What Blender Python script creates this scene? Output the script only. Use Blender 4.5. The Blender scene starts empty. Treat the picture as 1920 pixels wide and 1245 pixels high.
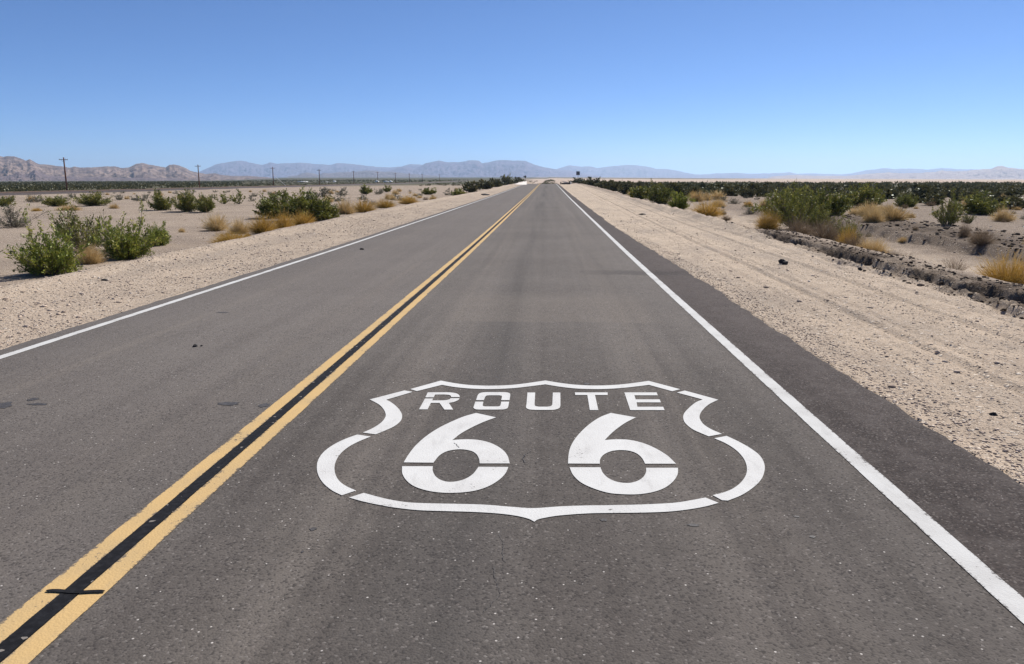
import bpy, math, random
import numpy as np
from mathutils import Vector, Matrix

random.seed(66)
RNG = np.random.default_rng(66)
SC = bpy.context.scene
COL = SC.collection

# ------------------------------------------------------------------ camera
F = 1450.0                       # focal length in pixels of the 1920 wide frame
CX, CY, HY, VX = 960.0, 622.5, 331.0, 1028.0
CAMZ = 1.665
P = math.atan((CY - HY) / F)
PSI = math.atan((VX - CX) * math.cos(P) / F)
FW = np.array([-math.sin(PSI) * math.cos(P), math.cos(PSI) * math.cos(P), -math.sin(P)])
RT = np.array([math.cos(PSI), math.sin(PSI), 0.0])
UP = np.cross(RT, FW)
CAM = np.array([0.0, 0.0, CAMZ])

cd = bpy.data.cameras.new('camera')
cam = bpy.data.objects.new('camera', cd)
COL.objects.link(cam)
cd.sensor_width = 36.0
cd.lens = F / 1920.0 * 36.0
cd.clip_start = 0.05
cd.clip_end = 80000.0
cam.matrix_world = Matrix(((RT[0], UP[0], -FW[0], 0), (RT[1], UP[1], -FW[1], 0), (RT[2], UP[2], -FW[2], CAMZ), (0, 0, 0, 1)))
SC.camera = cam


def ray(px, py):
    d = FW + RT * ((px - CX) / F) - UP * ((py - CY) / F)
    return d / np.linalg.norm(d)


# ------------------------------------------------------------------ noise
def _hash(ix, iy, seed):
    h = (ix.astype(np.int64) * 374761393 + iy.astype(np.int64) * 668265263 + seed * 974634777) & 0xFFFFFFFF
    h = ((h ^ (h >> 13)) * 1274126177) & 0xFFFFFFFF
    h = (h ^ (h >> 16)) & 0xFFFFFFFF
    return h.astype(np.float64) / 4294967295.0


def vnoise(x, y, seed=0):
    x = np.asarray(x, float); y = np.asarray(y, float)
    ix = np.floor(x); iy = np.floor(y)
    fx = x - ix; fy = y - iy
    ux = fx * fx * (3 - 2 * fx); uy = fy * fy * (3 - 2 * fy)
    a = _hash(ix, iy, seed); b = _hash(ix + 1, iy, seed)
    c = _hash(ix, iy + 1, seed); d = _hash(ix + 1, iy + 1, seed)
    return (a * (1 - ux) + b * ux) * (1 - uy) + (c * (1 - ux) + d * ux) * uy


def fbm(x, y, oct=4, seed=0, gain=0.5):
    s = 0; a = 1; t = 0
    for k in range(oct):
        s = s + a * (vnoise(x * 2 ** k, y * 2 ** k, seed + k * 17) * 2 - 1)
        t += a; a *= gain
    return s / t


def ss(a, b, x):
    t = np.clip((x - a) / (b - a), 0, 1)
    return t * t * (3 - 2 * t)


# ------------------------------------------------------------------ terrain
_ry = np.array([-40, -12, 0, 7.3, 23.2, 51.6, 74.6, 120, 171, 190, 240, 400, 900, 4000.0])
_rz = np.array([.36, .11, 0, -.066, -.134, -.159, -.174, -.12, -.042, -.06, -.7, -2.2, -3.5, -6.0])
_dx = np.diff(_ry); _dz = np.diff(_rz) / _dx
_m = np.zeros(len(_ry)); _m[0] = _dz[0]; _m[-1] = _dz[-1]
for _i in range(1, len(_ry) - 1):
    _m[_i] = 0 if _dz[_i - 1] * _dz[_i] <= 0 else 2 / (1 / _dz[_i - 1] + 1 / _dz[_i])


def zroad(y):
    y = np.clip(np.asarray(y, float), _ry[0], _ry[-1])
    i = np.clip(np.searchsorted(_ry, y, side='right') - 1, 0, len(_ry) - 2)
    h = _dx[i]; t = (y - _ry[i]) / h
    return ((2 * t**3 - 3 * t**2 + 1) * _rz[i] + (t**3 - 2 * t**2 + t) * h * _m[i]
            + (-2 * t**3 + 3 * t**2) * _rz[i + 1] + (t**3 - t**2) * h * _m[i + 1])


XL, XR, XC = -5.31, 1.895, -1.955        # left white, right white, yellow centre
def edge_l(y): return XL - .30 + .045 * fbm(y * .8, y * 0 + 3.3, 4, 5) + .02 * fbm(y * 6, y * 0 + 1.3, 3, 6)
def edge_r(y):
    return XR + .80 - .25 * ss(8, 34, y) + .06 * fbm(y * .55, y * 0 + 7.7, 3, 8) + .06 * fbm(y * 3.3, y * 0 + 2.1, 5, 9, .6)


_azp = np.array([-3000, 0, 420, 540, 1028, 1300, 1920, 4000.0])
_azh = np.array([337, 336.8, 336.4, 331.8, 331.3, 333.5, 335, 335.0]) - 331.0


def desert(x, y):
    """open desert level, without banks and road fill"""
    d = np.hypot(x, y)
    left = -.85 - .55 * ss(10, 95, -x) - .004 * np.clip(np.minimum(d, 600) - 150, 0, None)
    right = -.45 - .5 * ss(8, 40, x) - .0012 * np.clip(np.minimum(d, 600) - 60, 0, None)
    w = ss(-6, 6, x)
    z = left * (1 - w) + right * w
    az = VX + F * x / np.maximum(y, .3 * d + .1)
    slope = np.interp(az, _azp, _azh) / F
    z = z - slope * np.clip(d - 600, 0, None)
    # the road swings over a crest: keep the far centre down behind it
    return z


def terrain(x, y):
    x = np.asarray(x, float); y = np.asarray(y, float)
    zr = zroad(y)
    zd = desert(x, y)
    far = ss(260, 600, y)
    near = 1 - ss(60, 140, y)
    zd = zd + .10 * fbm(x * .12, y * .12, 3, 21) + .05 * fbm(x * .7, y * .7, 3, 22) * near + .02 * fbm(x * 3, y * 3, 3, 23) * near
    # ---- left fill: shoulder, gentle lip, drop
    cl = -8.55 - .55 * ss(14, 30, y) + .9 * ss(60, 110, y) + .22 * fbm(y * .35, y * 0 + .5, 3, 31) + .07 * fbm(y * 2.2, y * 0 + .5, 2, 32)
    s = np.clip((-5.5 - x) / (-5.5 - cl), 0, 1)
    shl = zr - .035 + .05 * s * s + .09 * np.exp(-((x - cl - .25) / .35) ** 2) + .014 * fbm(x * 2.5, y * 1.2, 3, 33)
    tl = ss(0, 1.5, cl - x)
    zl = shl * (1 - tl) + zd * tl
    # ---- right fill: shoulder with wheel tracks, low windrow, scarps, wash
    n1 = fbm(y * .4, y * 0 + .2, 3, 41); n2 = fbm(y * 1.7, y * 0 + .9, 3, 42)
    cr = 6.25 + .45 * ss(18, 34, y) + 1.3 * ss(60, 110, y) + .16 * n1 + .05 * n2
    shr = zr - .035 + .010 * fbm(x * 2.2, y * .9, 3, 43)
    wob = .12 * fbm(y * .12, y * 0 + 4.4, 2, 44)
    for tx, wd, dp in ((4.02, .055, .036), (4.30, .05, .016), (5.2, .05, .032), (3.55, .06, .012), (5.75, .05, .016)):
        u = (x - tx - wob - .012 * (y - 9)) / wd
        shr = shr - dp * np.exp(-u * u) * (.6 + .4 * vnoise(y * .8, y * 0 + tx, 45)) + dp * .6 * np.exp(-((u - 2.0) ** 2))
    hgt = (.02 + .20 * ss(15, 28, y)) * (1 + .5 * n2) * (1 - .6 * ss(50, 90, y))
    g = np.exp(-((x - cr) / np.where(x < cr, .42, .30)) ** 2)
    shr = shr + hgt * g
    # scarps facing the road on the last metres before the ditch
    sc_on = 1 - ss(24, 30, y)
    e1 = cr + .22 + .16 * n2 + .16 * fbm(x * 3.5, y * 3.5, 4, 46, .65)
    e2 = cr + .58 + .22 * fbm(y * .9, y * 0 + 5.5, 3, 47) + .16 * fbm(x * 4, y * 4, 4, 48, .65)
    m1 = .25 + 1.1 * vnoise(y * .9, y * 0 + 6.1, 54); m2 = .35 + 1.0 * vnoise(y * .6, y * 0 + 2.4, 55)
    rise = (.045 * m1 * ss(0, .06, x - e1) + (.105) * m2 * ss(0, .06, x - e2)) * sc_on
    dip = -.09 * m1 * np.exp(-((x - e1 + .14) / .12) ** 2) * sc_on - .14 * m2 * np.exp(-((x - e2 + .13) / .12) ** 2) * sc_on
    zone = np.exp(-((x - cr - .55) / .55) ** 4)
    rough = (.045 * fbm(x * 5, y * 5, 3, 49) + .035 * np.abs(fbm(x * 11, y * 11, 2, 50))) * zone * (1 - .85 * ss(20, 40, y))
    shr2 = shr + rise + dip + rough
    tr = ss(0, .95, x - (cr + 1.15 * sc_on + .25))
    # far bank of the sandy wash
    bx = 12.6 + .9 * fbm(y * .16, y * 0 + 8.2, 3, 51) + .25 * fbm(y * 1.1, y * 0 + 1, 3, 52)
    bank = .30 * ss(0, .22, x - bx) * ss(15, 20, y) * (1 - ss(40, 52, y)) * (1 - ss(15, 24, x))
    wash = -.16 * np.exp(-((x - 10.3) / 1.6) ** 2) * (1 - ss(40, 55, y))
    clod = (.10 * fbm(x * 1.9, y * 1.9, 4, 53)) * np.exp(-((x - bx - .4) / 1.5) ** 2) * (1 - ss(38, 52, y))
    zrt = shr2 * (1 - tr) + (zd + bank + wash + clod) * tr
    el, er = edge_l(y), edge_r(y)
    zu = zr - .05
    z = np.where(x < el, zl, np.where(x > er, zrt, zu))
    # butt softly against the pavement
    z = np.where((x < el) & (x > el - .25), zu + (z - zu) * ss(0, .25, el - x) + .035 * (1 - ss(0, .25, el - x)), z)
    z = np.where((x > er) & (x < er + .25), zu + (z - zu) * ss(0, .25, x - er) + .035 * (1 - ss(0, .25, x - er)), z)
    # pale dirt turnout on the left past the crest
    tx = -4.6 - (y - 172) * .027
    m = np.exp(-((x - tx + 1.0) / 3.0) ** 4) * ss(160, 178, y) * (1 - ss(330, 420, y))
    z = z * (1 - m) + (-.10 - .02 * np.sin(y * .03)) * m
    return np.where(y > 4000, zd, z * (1 - far) + zd * far)


def hit(px, py, fn, tmax=30000.):
    d = ray(px, py)
    t = 1.5; prev = t
    while t < tmax:
        p = CAM + d * t
        if p[2] < float(fn(p[0], p[1])):
            a, b = prev, t
            for _ in range(30):
                m = .5 * (a + b); q = CAM + d * m
                if q[2] < float(fn(q[0], q[1])): b = m
                else: a = m
            q = CAM + d * b
            return q
        prev = t; t *= 1.02
    p = CAM + d * tmax
    return p


def on_road(px, py):
    d = ray(px, py); t = 5.0
    for _ in range(40):
        q = CAM + d * t
        t = (float(zroad(q[1])) - CAMZ) / d[2]
    return CAM + d * t


# ------------------------------------------------------------------ mesh helpers
def build(name, verts, faces, mat=None, parent=None, smooth=False, attrs=None):
    """faces: list of arrays (n,k) or list of tuples"""
    verts = np.asarray(verts, np.float32).reshape(-1, 3)
    me = bpy.data.meshes.new(name)
    if isinstance(faces, np.ndarray): faces = [faces]
    if faces and isinstance(faces[0], np.ndarray):
        loops = np.concatenate([f.reshape(-1) for f in faces]).astype(np.int32)
        tot = np.concatenate([np.full(len(f), f.shape[1], np.int32) for f in faces])
    else:
        loops = np.array([i for f in faces for i in f], np.int32)
        tot = np.array([len(f) for f in faces], np.int32)
    start = np.concatenate([[0], np.cumsum(tot)[:-1]]).astype(np.int32)
    me.vertices.add(len(verts)); me.vertices.foreach_set('co', verts.ravel())
    me.loops.add(len(loops)); me.loops.foreach_set('vertex_index', loops)
    me.polygons.add(len(tot)); me.polygons.foreach_set('loop_start', start)
    try: me.polygons.foreach_set('loop_total', tot)
    except Exception: pass
    me.update(calc_edges=True)
    if smooth: me.polygons.foreach_set('use_smooth', np.ones(len(tot), bool))
    for k, v in (attrs or {}).items():
        v = np.asarray(v, np.float32)
        if v.ndim == 1:
            a = me.attributes.new(k, 'FLOAT', 'POINT'); a.data.foreach_set('value', v)
        else:
            a = me.attributes.new(k, 'FLOAT_COLOR', 'POINT')
            c = np.ones((len(v), 4), np.float32); c[:, :v.shape[1]] = v
            a.data.foreach_set('color', c.ravel())
    if mat: me.materials.append(mat)
    o = bpy.data.objects.new(name, me)
    COL.objects.link(o)
    if parent: o.parent = parent
    return o


def grid_faces(nr, nc):
    i = np.arange(nr - 1)[:, None] * nc + np.arange(nc - 1)[None, :]
    return np.stack([i, i + 1, i + nc + 1, i + nc], -1).reshape(-1, 4)


def structure(o, label=None):
    o['kind'] = 'structure'
    if label: o['label'] = label
    return o


def stuff(o, label, cat):
    o['kind'] = 'stuff'; o['label'] = label; o['category'] = cat
    return o


def tag(o, label, cat, group=None):
    o['label'] = label; o['category'] = cat
    if group: o['group'] = group
    return o


def empty(name, loc):
    o = bpy.data.objects.new(name, None); COL.objects.link(o); o.location = loc
    o.empty_display_size = .2
    return o


class MB:
    """collects simple solids into one mesh"""
    def __init__(s): s.v = []; s.f = []
    def add(s, v, f):
        n = len(s.v); s.v += [tuple(map(float, p)) for p in v]; s.f += [tuple(i + n for i in q) for q in f]
        return s
    def box(s, x0, x1, y0, y1, z0, z1):
        v = [(x0, y0, z0), (x1, y0, z0), (x1, y1, z0), (x0, y1, z0), (x0, y0, z1), (x1, y0, z1), (x1, y1, z1), (x0, y1, z1)]
        return s.add(v, [(3, 2, 1, 0), (4, 5, 6, 7), (0, 1, 5, 4), (1, 2, 6, 5), (2, 3, 7, 6), (3, 0, 4, 7)])
    def tube(s, pts, rads, n=8, cap=True):
        pts = [np.asarray(p, float) for p in pts]; v = []; f = []
        for i, p in enumerate(pts):
            d = pts[min(i + 1, len(pts) - 1)] - pts[max(i - 1, 0)]; d /= np.linalg.norm(d) + 1e-9
            a = np.cross(d, (0, 0, 1.)) if abs(d[2]) < .9 else np.cross(d, (1., 0, 0)); a /= np.linalg.norm(a); b = np.cross(d, a)
            for k in range(n):
                t = 2 * math.pi * k / n
                v.append(p + rads[i] * (math.cos(t) * a + math.sin(t) * b))
        for i in range(len(pts) - 1):
            for k in range(n):
                f.append((i * n + k, i * n + (k + 1) % n, (i + 1) * n + (k + 1) % n, (i + 1) * n + k))
        if cap: f += [tuple(range(n))[::-1], tuple(range((len(pts) - 1) * n, len(pts) * n))]
        return s.add(v, f)
    def build(s, name, mat, parent=None, smooth=False): return build(name, s.v, s.f, mat, parent, smooth)


# ------------------------------------------------------------------ materials
class N:
    """tiny node helper"""
    def __init__(s, name):
        s.m = bpy.data.materials.new(name); s.m.use_nodes = True
        s.nt = s.m.node_tree; s.nt.nodes.clear()
        s.out = s.nt.nodes.new('ShaderNodeOutputMaterial')
    def n(s, t, **kw):
        o = s.nt.nodes.new(t)
        for k, v in kw.items(): setattr(o, k, v)
        return o
    def l(s, a, b): s.nt.links.new(a, b)
    def put(s, sock, v):
        if hasattr(v, 'is_output') or isinstance(v, bpy.types.NodeSocket): s.l(v, sock)
        else: sock.default_value = v
    def pos(s): return s.n('ShaderNodeNewGeometry').outputs['Position']
    def sep(s, v):
        o = s.n('ShaderNodeSeparateXYZ'); s.l(v, o.inputs[0]); return o.outputs
    def scale(s, v, sc):
        o = s.n('ShaderNodeVectorMath', operation='MULTIPLY'); s.l(v, o.inputs[0]); o.inputs[1].default_value = sc; return o.outputs[0]
    def noise(s, v, sc, det=4, rough=.55, dist=0):
        o = s.n('ShaderNodeTexNoise'); s.l(v, o.inputs['Vector']); o.inputs['Scale'].default_value = sc
        o.inputs['Detail'].default_value = det; o.inputs['Roughness'].default_value = rough; o.inputs['Distortion'].default_value = dist
        return o.outputs['Fac']
    def vor(s, v, sc, feature='F1'):
        o = s.n('ShaderNodeTexVoronoi', feature=feature); s.l(v, o.inputs['Vector']); o.inputs['Scale'].default_value = sc
        return o
    def math(s, op, a, b=0.0, clamp=False):
        o = s.n('ShaderNodeMath', operation=op); o.use_clamp = clamp
        s.put(o.inputs[0], a); s.put(o.inputs[1], b); return o.outputs[0]
    def rng(s, v, a, b, c=0., d=1.):
        o = s.n('ShaderNodeMapRange', interpolation_type='SMOOTHSTEP'); s.put(o.inputs[0], v)
        for i, q in zip((1, 2, 3, 4), (a, b, c, d)): o.inputs[i].default_value = q
        return o.outputs[0]
    def mix(s, f, a, b, blend='MIX'):
        o = s.n('ShaderNodeMix', data_type='RGBA', blend_type=blend)
        s.put(o.inputs[0], f)
        for i, q in ((6, a), (7, b)):
            if isinstance(q, tuple): o.inputs[i].default_value = q + (1,) if len(q) == 3 else q
            else: s.l(q, o.inputs[i])
        return o.outputs[2]
    def attr(s, name):
        return s.n('ShaderNodeAttribute', attribute_name=name)
    def ramp(s, f, stops):
        o = s.n('ShaderNodeValToRGB'); s.l(f, o.inputs[0]); e = o.color_ramp.elements
        while len(e) < len(stops): e.new(.5)
        for q, (p, c) in zip(e, stops): q.position = p; q.color = c + (1,)
        return o.outputs[0]
    def bump(s, h, strength, dist):
        o = s.n('ShaderNodeBump'); s.l(h, o.inputs['Height']); o.inputs['Strength'].default_value = strength; o.inputs['Distance'].default_value = dist
        return o.outputs[0]
    def bsdf(s, col, rough=.8, spec=.5, normal=None):
        o = s.n('ShaderNodeBsdfPrincipled')
        if isinstance(col, tuple): o.inputs['Base Color'].default_value = col + (1,)
        else: s.l(col, o.inputs['Base Color'])
        s.put(o.inputs['Roughness'], rough); o.inputs['Specular IOR Level'].default_value = spec
        if normal: s.l(normal, o.inputs['Normal'])
        s.l(o.outputs[0], s.out.inputs['Surface'])
        return o


def asphalt_nodes(k, pos):
    """colour and height of worn chip-seal asphalt in world space"""
    xs = k.sep(pos)
    big = k.noise(pos, .35, 4)
    streak = k.noise(k.scale(pos, (2.1, .035, 1)), 1.0, 4, .6)
    streak2 = k.noise(k.scale(pos, (7.0, .09, 1)), 1.0, 3, .6)
    mott = k.noise(pos, 5.0, 5, .65)
    fine = k.noise(pos, 55.0, 3, .7)
    t = k.math('ADD', k.math('MULTIPLY', big, .35), k.math('MULTIPLY', streak, .40))
    t = k.math('ADD', t, k.math('MULTIPLY', streak2, .15))
    t = k.math('ADD', t, k.math('MULTIPLY', mott, .25))
    c = k.mix(k.rng(t, .42, .74), (.066, .0585, .0535), (.120, .1075, .0975))
    c = k.mix(k.math('MULTIPLY', k.rng(k.math('ADD', xs[1], k.math('MULTIPLY', streak, 5.)), 6.0, 13.), .62), c, k.mix(.5, c, (.235, .212, .192)))  # paler further off: worn seal, with grazing light also put into the colour
    c = k.mix(k.math('MULTIPLY', k.rng(k.math('ADD', xs[0], k.math('MULTIPLY', mott, .4)), -1.3, -2.4), .36), c, (.172, .153, .140))
    # oil drip line along the middle of the right lane and tyre polish
    drip = k.math('SUBTRACT', 1., k.math('MULTIPLY', k.math('ABSOLUTE', k.math('ADD', xs[0], .42)), 2.2), True)
    drip = k.math('MULTIPLY', drip, k.rng(k.noise(k.scale(pos, (1.5, .05, 1)), 1., 3), .35, .65))
    c = k.mix(k.math('MULTIPLY', drip, .6), c, (.055, .052, .05))
    for x0 in (-1.15, .95, -4.4, -2.7):
        w = k.math('SUBTRACT', 1., k.math('MULTIPLY', k.math('ABSOLUTE', k.math('SUBTRACT', xs[0], x0)), 2.4), True)
        c = k.mix(k.math('MULTIPLY', k.math('MULTIPLY', w, k.rng(streak2, .3, .7)), .30), c, (.185, .160, .136))
    # darker seal on the paved shoulder outside the right edge line
    edge = k.math('ADD', xs[0], k.math('MULTIPLY', k.noise(pos, 1.2, 3), .12))
    shd = k.rng(edge, XR + .03, XR + .13)
    # transverse joint with a dark seal, pale machine-laid patches
    ywob = k.math('ADD', xs[1], k.math('MULTIPLY', k.noise(k.scale(pos, (.8, 0, 0)), 1., 3), .5))
    j = k.math('MULTIPLY', k.rng(ywob, 14.35, 14.6), k.math('SUBTRACT', 1., k.rng(ywob, 14.95, 15.35)))
    j = k.math('MULTIPLY', j, k.rng(xs[0], .2, 1.6))
    c = k.mix(k.math('MULTIPLY', j, .5), c, (.048, .044, .045))
    p1 = k.math('MULTIPLY', k.rng(ywob, 9.5, 9.6), k.math('SUBTRACT', 1., k.rng(ywob, 11.2, 12.4)))
    p1 = k.math('MULTIPLY', p1, k.math('MULTIPLY', k.rng(xs[0], -1.3, -1.1), k.math('SUBTRACT', 1., k.rng(xs[0], 1.2, 1.5))))
    c = k.mix(k.math('MULTIPLY', p1, .30), c, (.185, .160, .136))
    # aggregate
    v = k.vor(pos, 95.0); vr = k.sep(v.outputs['Color'])
    agg = k.rng(vr[0], .90, .98)
    c = k.mix(k.math('MULTIPLY', agg, .36), c, k.mix(vr[1], (.30, .28, .26), (.20, .17, .155)))
    dark = k.rng(vr[2], .30, .05)
    c = k.mix(k.math('MULTIPLY', dark, .62), c, (.028, .026, .026))
    v2 = k.vor(pos, 62.0); v2r = k.sep(v2.outputs['Color'])
    spot = k.math('MULTIPLY', k.rng(v2r[0], .984, .99), k.rng(v2.outputs['Distance'], .34, .22))
    c = k.mix(spot, c, (.46, .43, .40))
    c = k.mix(k.math('MULTIPLY', k.rng(fine, .35, .75), .35), c, k.mix(.5, c, (.175, .154, .134)))
    c = k.mix(shd, c, (.60, .56, .565), 'MULTIPLY')
    c = k.mix(k.math('MULTIPLY', shd, k.math('MULTIPLY', k.rng(vr[1], .86, .97), .45)), c, (.20, .18, .165))
    c = k.mix(k.math('MULTIPLY', shd, k.math('MULTIPLY', k.rng(vr[0], .30, .06), .5)), c, (.02, .018, .018))
    c = k.mix(k.math('MULTIPLY', shd, k.math('MULTIPLY', k.rng(mott, .45, .7), .35)), c, (.10, .088, .082))
    h = k.math('ADD', k.math('MULTIPLY', v.outputs['Distance'], -.6), k.math('MULTIPLY', fine, .5))
    return c, h


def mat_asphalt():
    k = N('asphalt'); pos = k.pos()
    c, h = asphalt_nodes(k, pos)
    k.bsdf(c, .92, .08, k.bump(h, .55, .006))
    return k.m


def mat_paint(name, col, wear, dirty):
    k = N(name); pos = k.pos()
    ac, ah = asphalt_nodes(k, pos)
    n1 = k.noise(pos, 40, 5, .75); n2 = k.noise(pos, 3.0, 4, .6)
    v = k.vor(pos, 95.0)
    e = k.math('ABSOLUTE', k.attr('across').outputs['Fac'])
    hole = k.math('ADD', k.math('MULTIPLY', n1, .75), k.math('MULTIPLY', n2, .45))
    hole = k.math('ADD', hole, k.math('MULTIPLY', k.rng(e, .55, 1.0), .13))
    m = k.rng(hole, wear, wear + .05)
    c = k.mix(k.rng(n2, .3, .75), col, dirty)
    sc = k.noise(k.scale(pos, (9., 3., 1)), 1.0, 5, .7)
    c = k.mix(k.math('MULTIPLY', k.rng(sc, .52, .72), .35), c, k.mix(.5, dirty, (.2, .19, .18)))
    c = k.mix(k.math('MULTIPLY', k.rng(k.noise(pos, 160, 2, .6), .5, .8), .22), c, k.mix(.5, c, (.1, .1, .1)))
    c = k.mix(k.math('MULTIPLY', m, .85), c, ac)
    k.bsdf(c, .85, .12, k.bump(ah, .4, .005))
    return k.m


def mat_tar():
    k = N('tar'); pos = k.pos()
    n = k.noise(pos, 30, 4)
    c = k.mix(k.rng(n, .35, .75), (.008, .008, .009), (.018, .018, .020))
    v = k.vor(pos, 60.0); vr = k.sep(v.outputs['Color'])
    c = k.mix(k.rng(vr[0], .992, .996), c, (.2, .18, .16))
    k.bsdf(c, .75, .12, k.bump(n, .4, .004)); return k.m


def mat_ground():
    k = N('desert_sand'); pos = k.pos()
    a = k.sep(k.attr('zone').outputs['Vector'])          # gravel shoulder, scrub cover, dark soil with bank shadow in its colour
    n1 = k.noise(pos, .25, 5, .6); n2 = k.noise(pos, 2.3, 5, .65); n3 = k.noise(pos, 14, 4, .7)
    sand = k.mix(k.rng(n1, .3, .7), (.268, .212, .163), (.335, .266, .204))
    sand = k.mix(k.math('MULTIPLY', k.rng(n2, .45, .75), .45), sand, (.215, .170, .132))
    sh = k.mix(k.rng(n2, .35, .7), (.55, .444, .335), (.435, .348, .264))
    gv = k.noise(k.scale(pos, (1.1, .28, 1)), 1.0, 5, .65)
    sh = k.mix(k.math('MULTIPLY', k.rng(gv, .46, .64), .75), sh, (.335, .278, .222))
    n5 = k.noise(k.scale(pos, (.10, .22, 1)), 1.0, 5, .7)
    sand = k.mix(k.math('MULTIPLY', k.rng(n5, .46, .66), .75), sand, (.205, .160, .126))
    c = k.mix(a[0], sand, sh)
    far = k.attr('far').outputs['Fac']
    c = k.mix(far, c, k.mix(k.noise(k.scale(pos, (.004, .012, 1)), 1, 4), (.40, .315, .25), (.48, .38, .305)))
    soil_shade = k.mix(k.rng(n2, .35, .65), (.042, .030, .022), (.088, .065, .047))  # dark brown soil, deepened to paint in the bank's shadow
    c = k.mix(k.math('MULTIPLY', a[2], .95), c, soil_shade)
    # pebbles
    h = k.math('MULTIPLY', n3, .6)
    for sc, lo, amt in ((19, .70, .85), (42, .52, .85), (95, .45, .7)):
        v = k.vor(pos, sc); vr = k.sep(v.outputs['Color'])
        m = k.math('MULTIPLY', k.rng(vr[0], lo, lo + .1), k.rng(v.outputs['Distance'], .55, .30))
        st = k.ramp(vr[1], [(0, (.12, .097, .08)), (.3, (.26, .212, .17)), (.65, (.46, .38, .305)), (1, (.74, .67, .58))])
        c = k.mix(k.math('MULTIPLY', k.math('MULTIPLY', m, amt), k.math('SUBTRACT', 1., k.math('MULTIPLY', a[2], .85), True)), c, st)
        h = k.math('ADD', h, k.math('MULTIPLY', m, 24. / sc))
    sc_col = k.mix(k.rng(k.noise(k.scale(pos, (.02, .05, 1)), 1., 4, .65), .3, .7), (.050, .056, .030), (.085, .083, .052))
    c = k.mix(a[1], c, sc_col)
    k.bsdf(c, .97, .05, k.bump(h, .8, .018)); return k.m


def mat_stone():
    k = N('gravel_stone'); t = k.attr('tint').outputs['Fac']; pos = k.pos()
    c = k.ramp(t, [(0, (.17, .13, .105)), (.2, (.34, .265, .21)), (.6, (.50, .40, .315)), (.9, (.62, .51, .41)), (1, (.80, .73, .64))])
    c = k.mix(k.math('MULTIPLY', k.noise(pos, 60, 3), .35), c, (.33, .26, .21))
    k.bsdf(c, .9, .2); return k.m


def mat_clod():
    k = N('clod_soil_shade'); t = k.attr('tint').outputs['Fac']
    c = k.ramp(t, [(0, (.028, .020, .015)), (.5, (.075, .056, .041)), (.9, (.17, .13, .10)), (1, (.45, .38, .31))])  # dark soil tones with the bank's shade worked into the colour
    k.bsdf(c, .95, .1); return k.m


def mat_leaf(name, stops, trans=.25):
    k = N(name); t = k.attr('tint').outputs['Fac']
    r = k.n('ShaderNodeObjectInfo').outputs['Random']
    f = k.math('ADD', k.math('MULTIPLY', t, .8), k.math('MULTIPLY', r, .2))
    c = k.ramp(f, stops)
    d = k.n('ShaderNodeBsdfDiffuse'); k.l(c, d.inputs[0])
    tr = k.n('ShaderNodeBsdfTranslucent'); k.l(c, tr.inputs[0])
    g = k.n('ShaderNodeBsdfGlossy'); g.inputs['Roughness'].default_value = .45; g.inputs['Color'].default_value = (.9, .95, .9, 1)
    m1 = k.n('ShaderNodeMixShader'); m1.inputs[0].default_value = trans
    k.l(d.outputs[0], m1.inputs[1]); k.l(tr.outputs[0], m1.inputs[2])
    m2 = k.n('ShaderNodeMixShader'); m2.inputs[0].default_value = .03
    k.l(m1.outputs[0], m2.inputs[1]); k.l(g.outputs[0], m2.inputs[2])
    k.l(m2.outputs[0], k.out.inputs['Surface'])
    return k.m


def mat_simple(name, a, b, sc=8., rough=.8, spec=.3, strech=(1, 1, 1)):
    k = N(name); pos = k.scale(k.n('ShaderNodeTexCoord').outputs['Object'], strech)
    n = k.noise(pos, sc, 5, .65)
    k.bsdf(k.mix(k.rng(n, .3, .7), a, b), rough, spec, k.bump(n, .4, .01)); return k.m


def mat_rock(name, a, b, c3, sc):
    k = N(name); pos = k.pos()
    n = k.noise(pos, sc, 6, .65); n2 = k.noise(k.scale(pos, (1, 1, 3.)), sc * 2.7, 5, .65)
    c = k.mix(k.rng(n, .42, .57), a, b)
    c = k.mix(k.rng(n2, .5, .72), c, c3)
    k.bsdf(c, .95, .1, k.bump(n2, .6, .35 / sc)); return k.m


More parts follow.
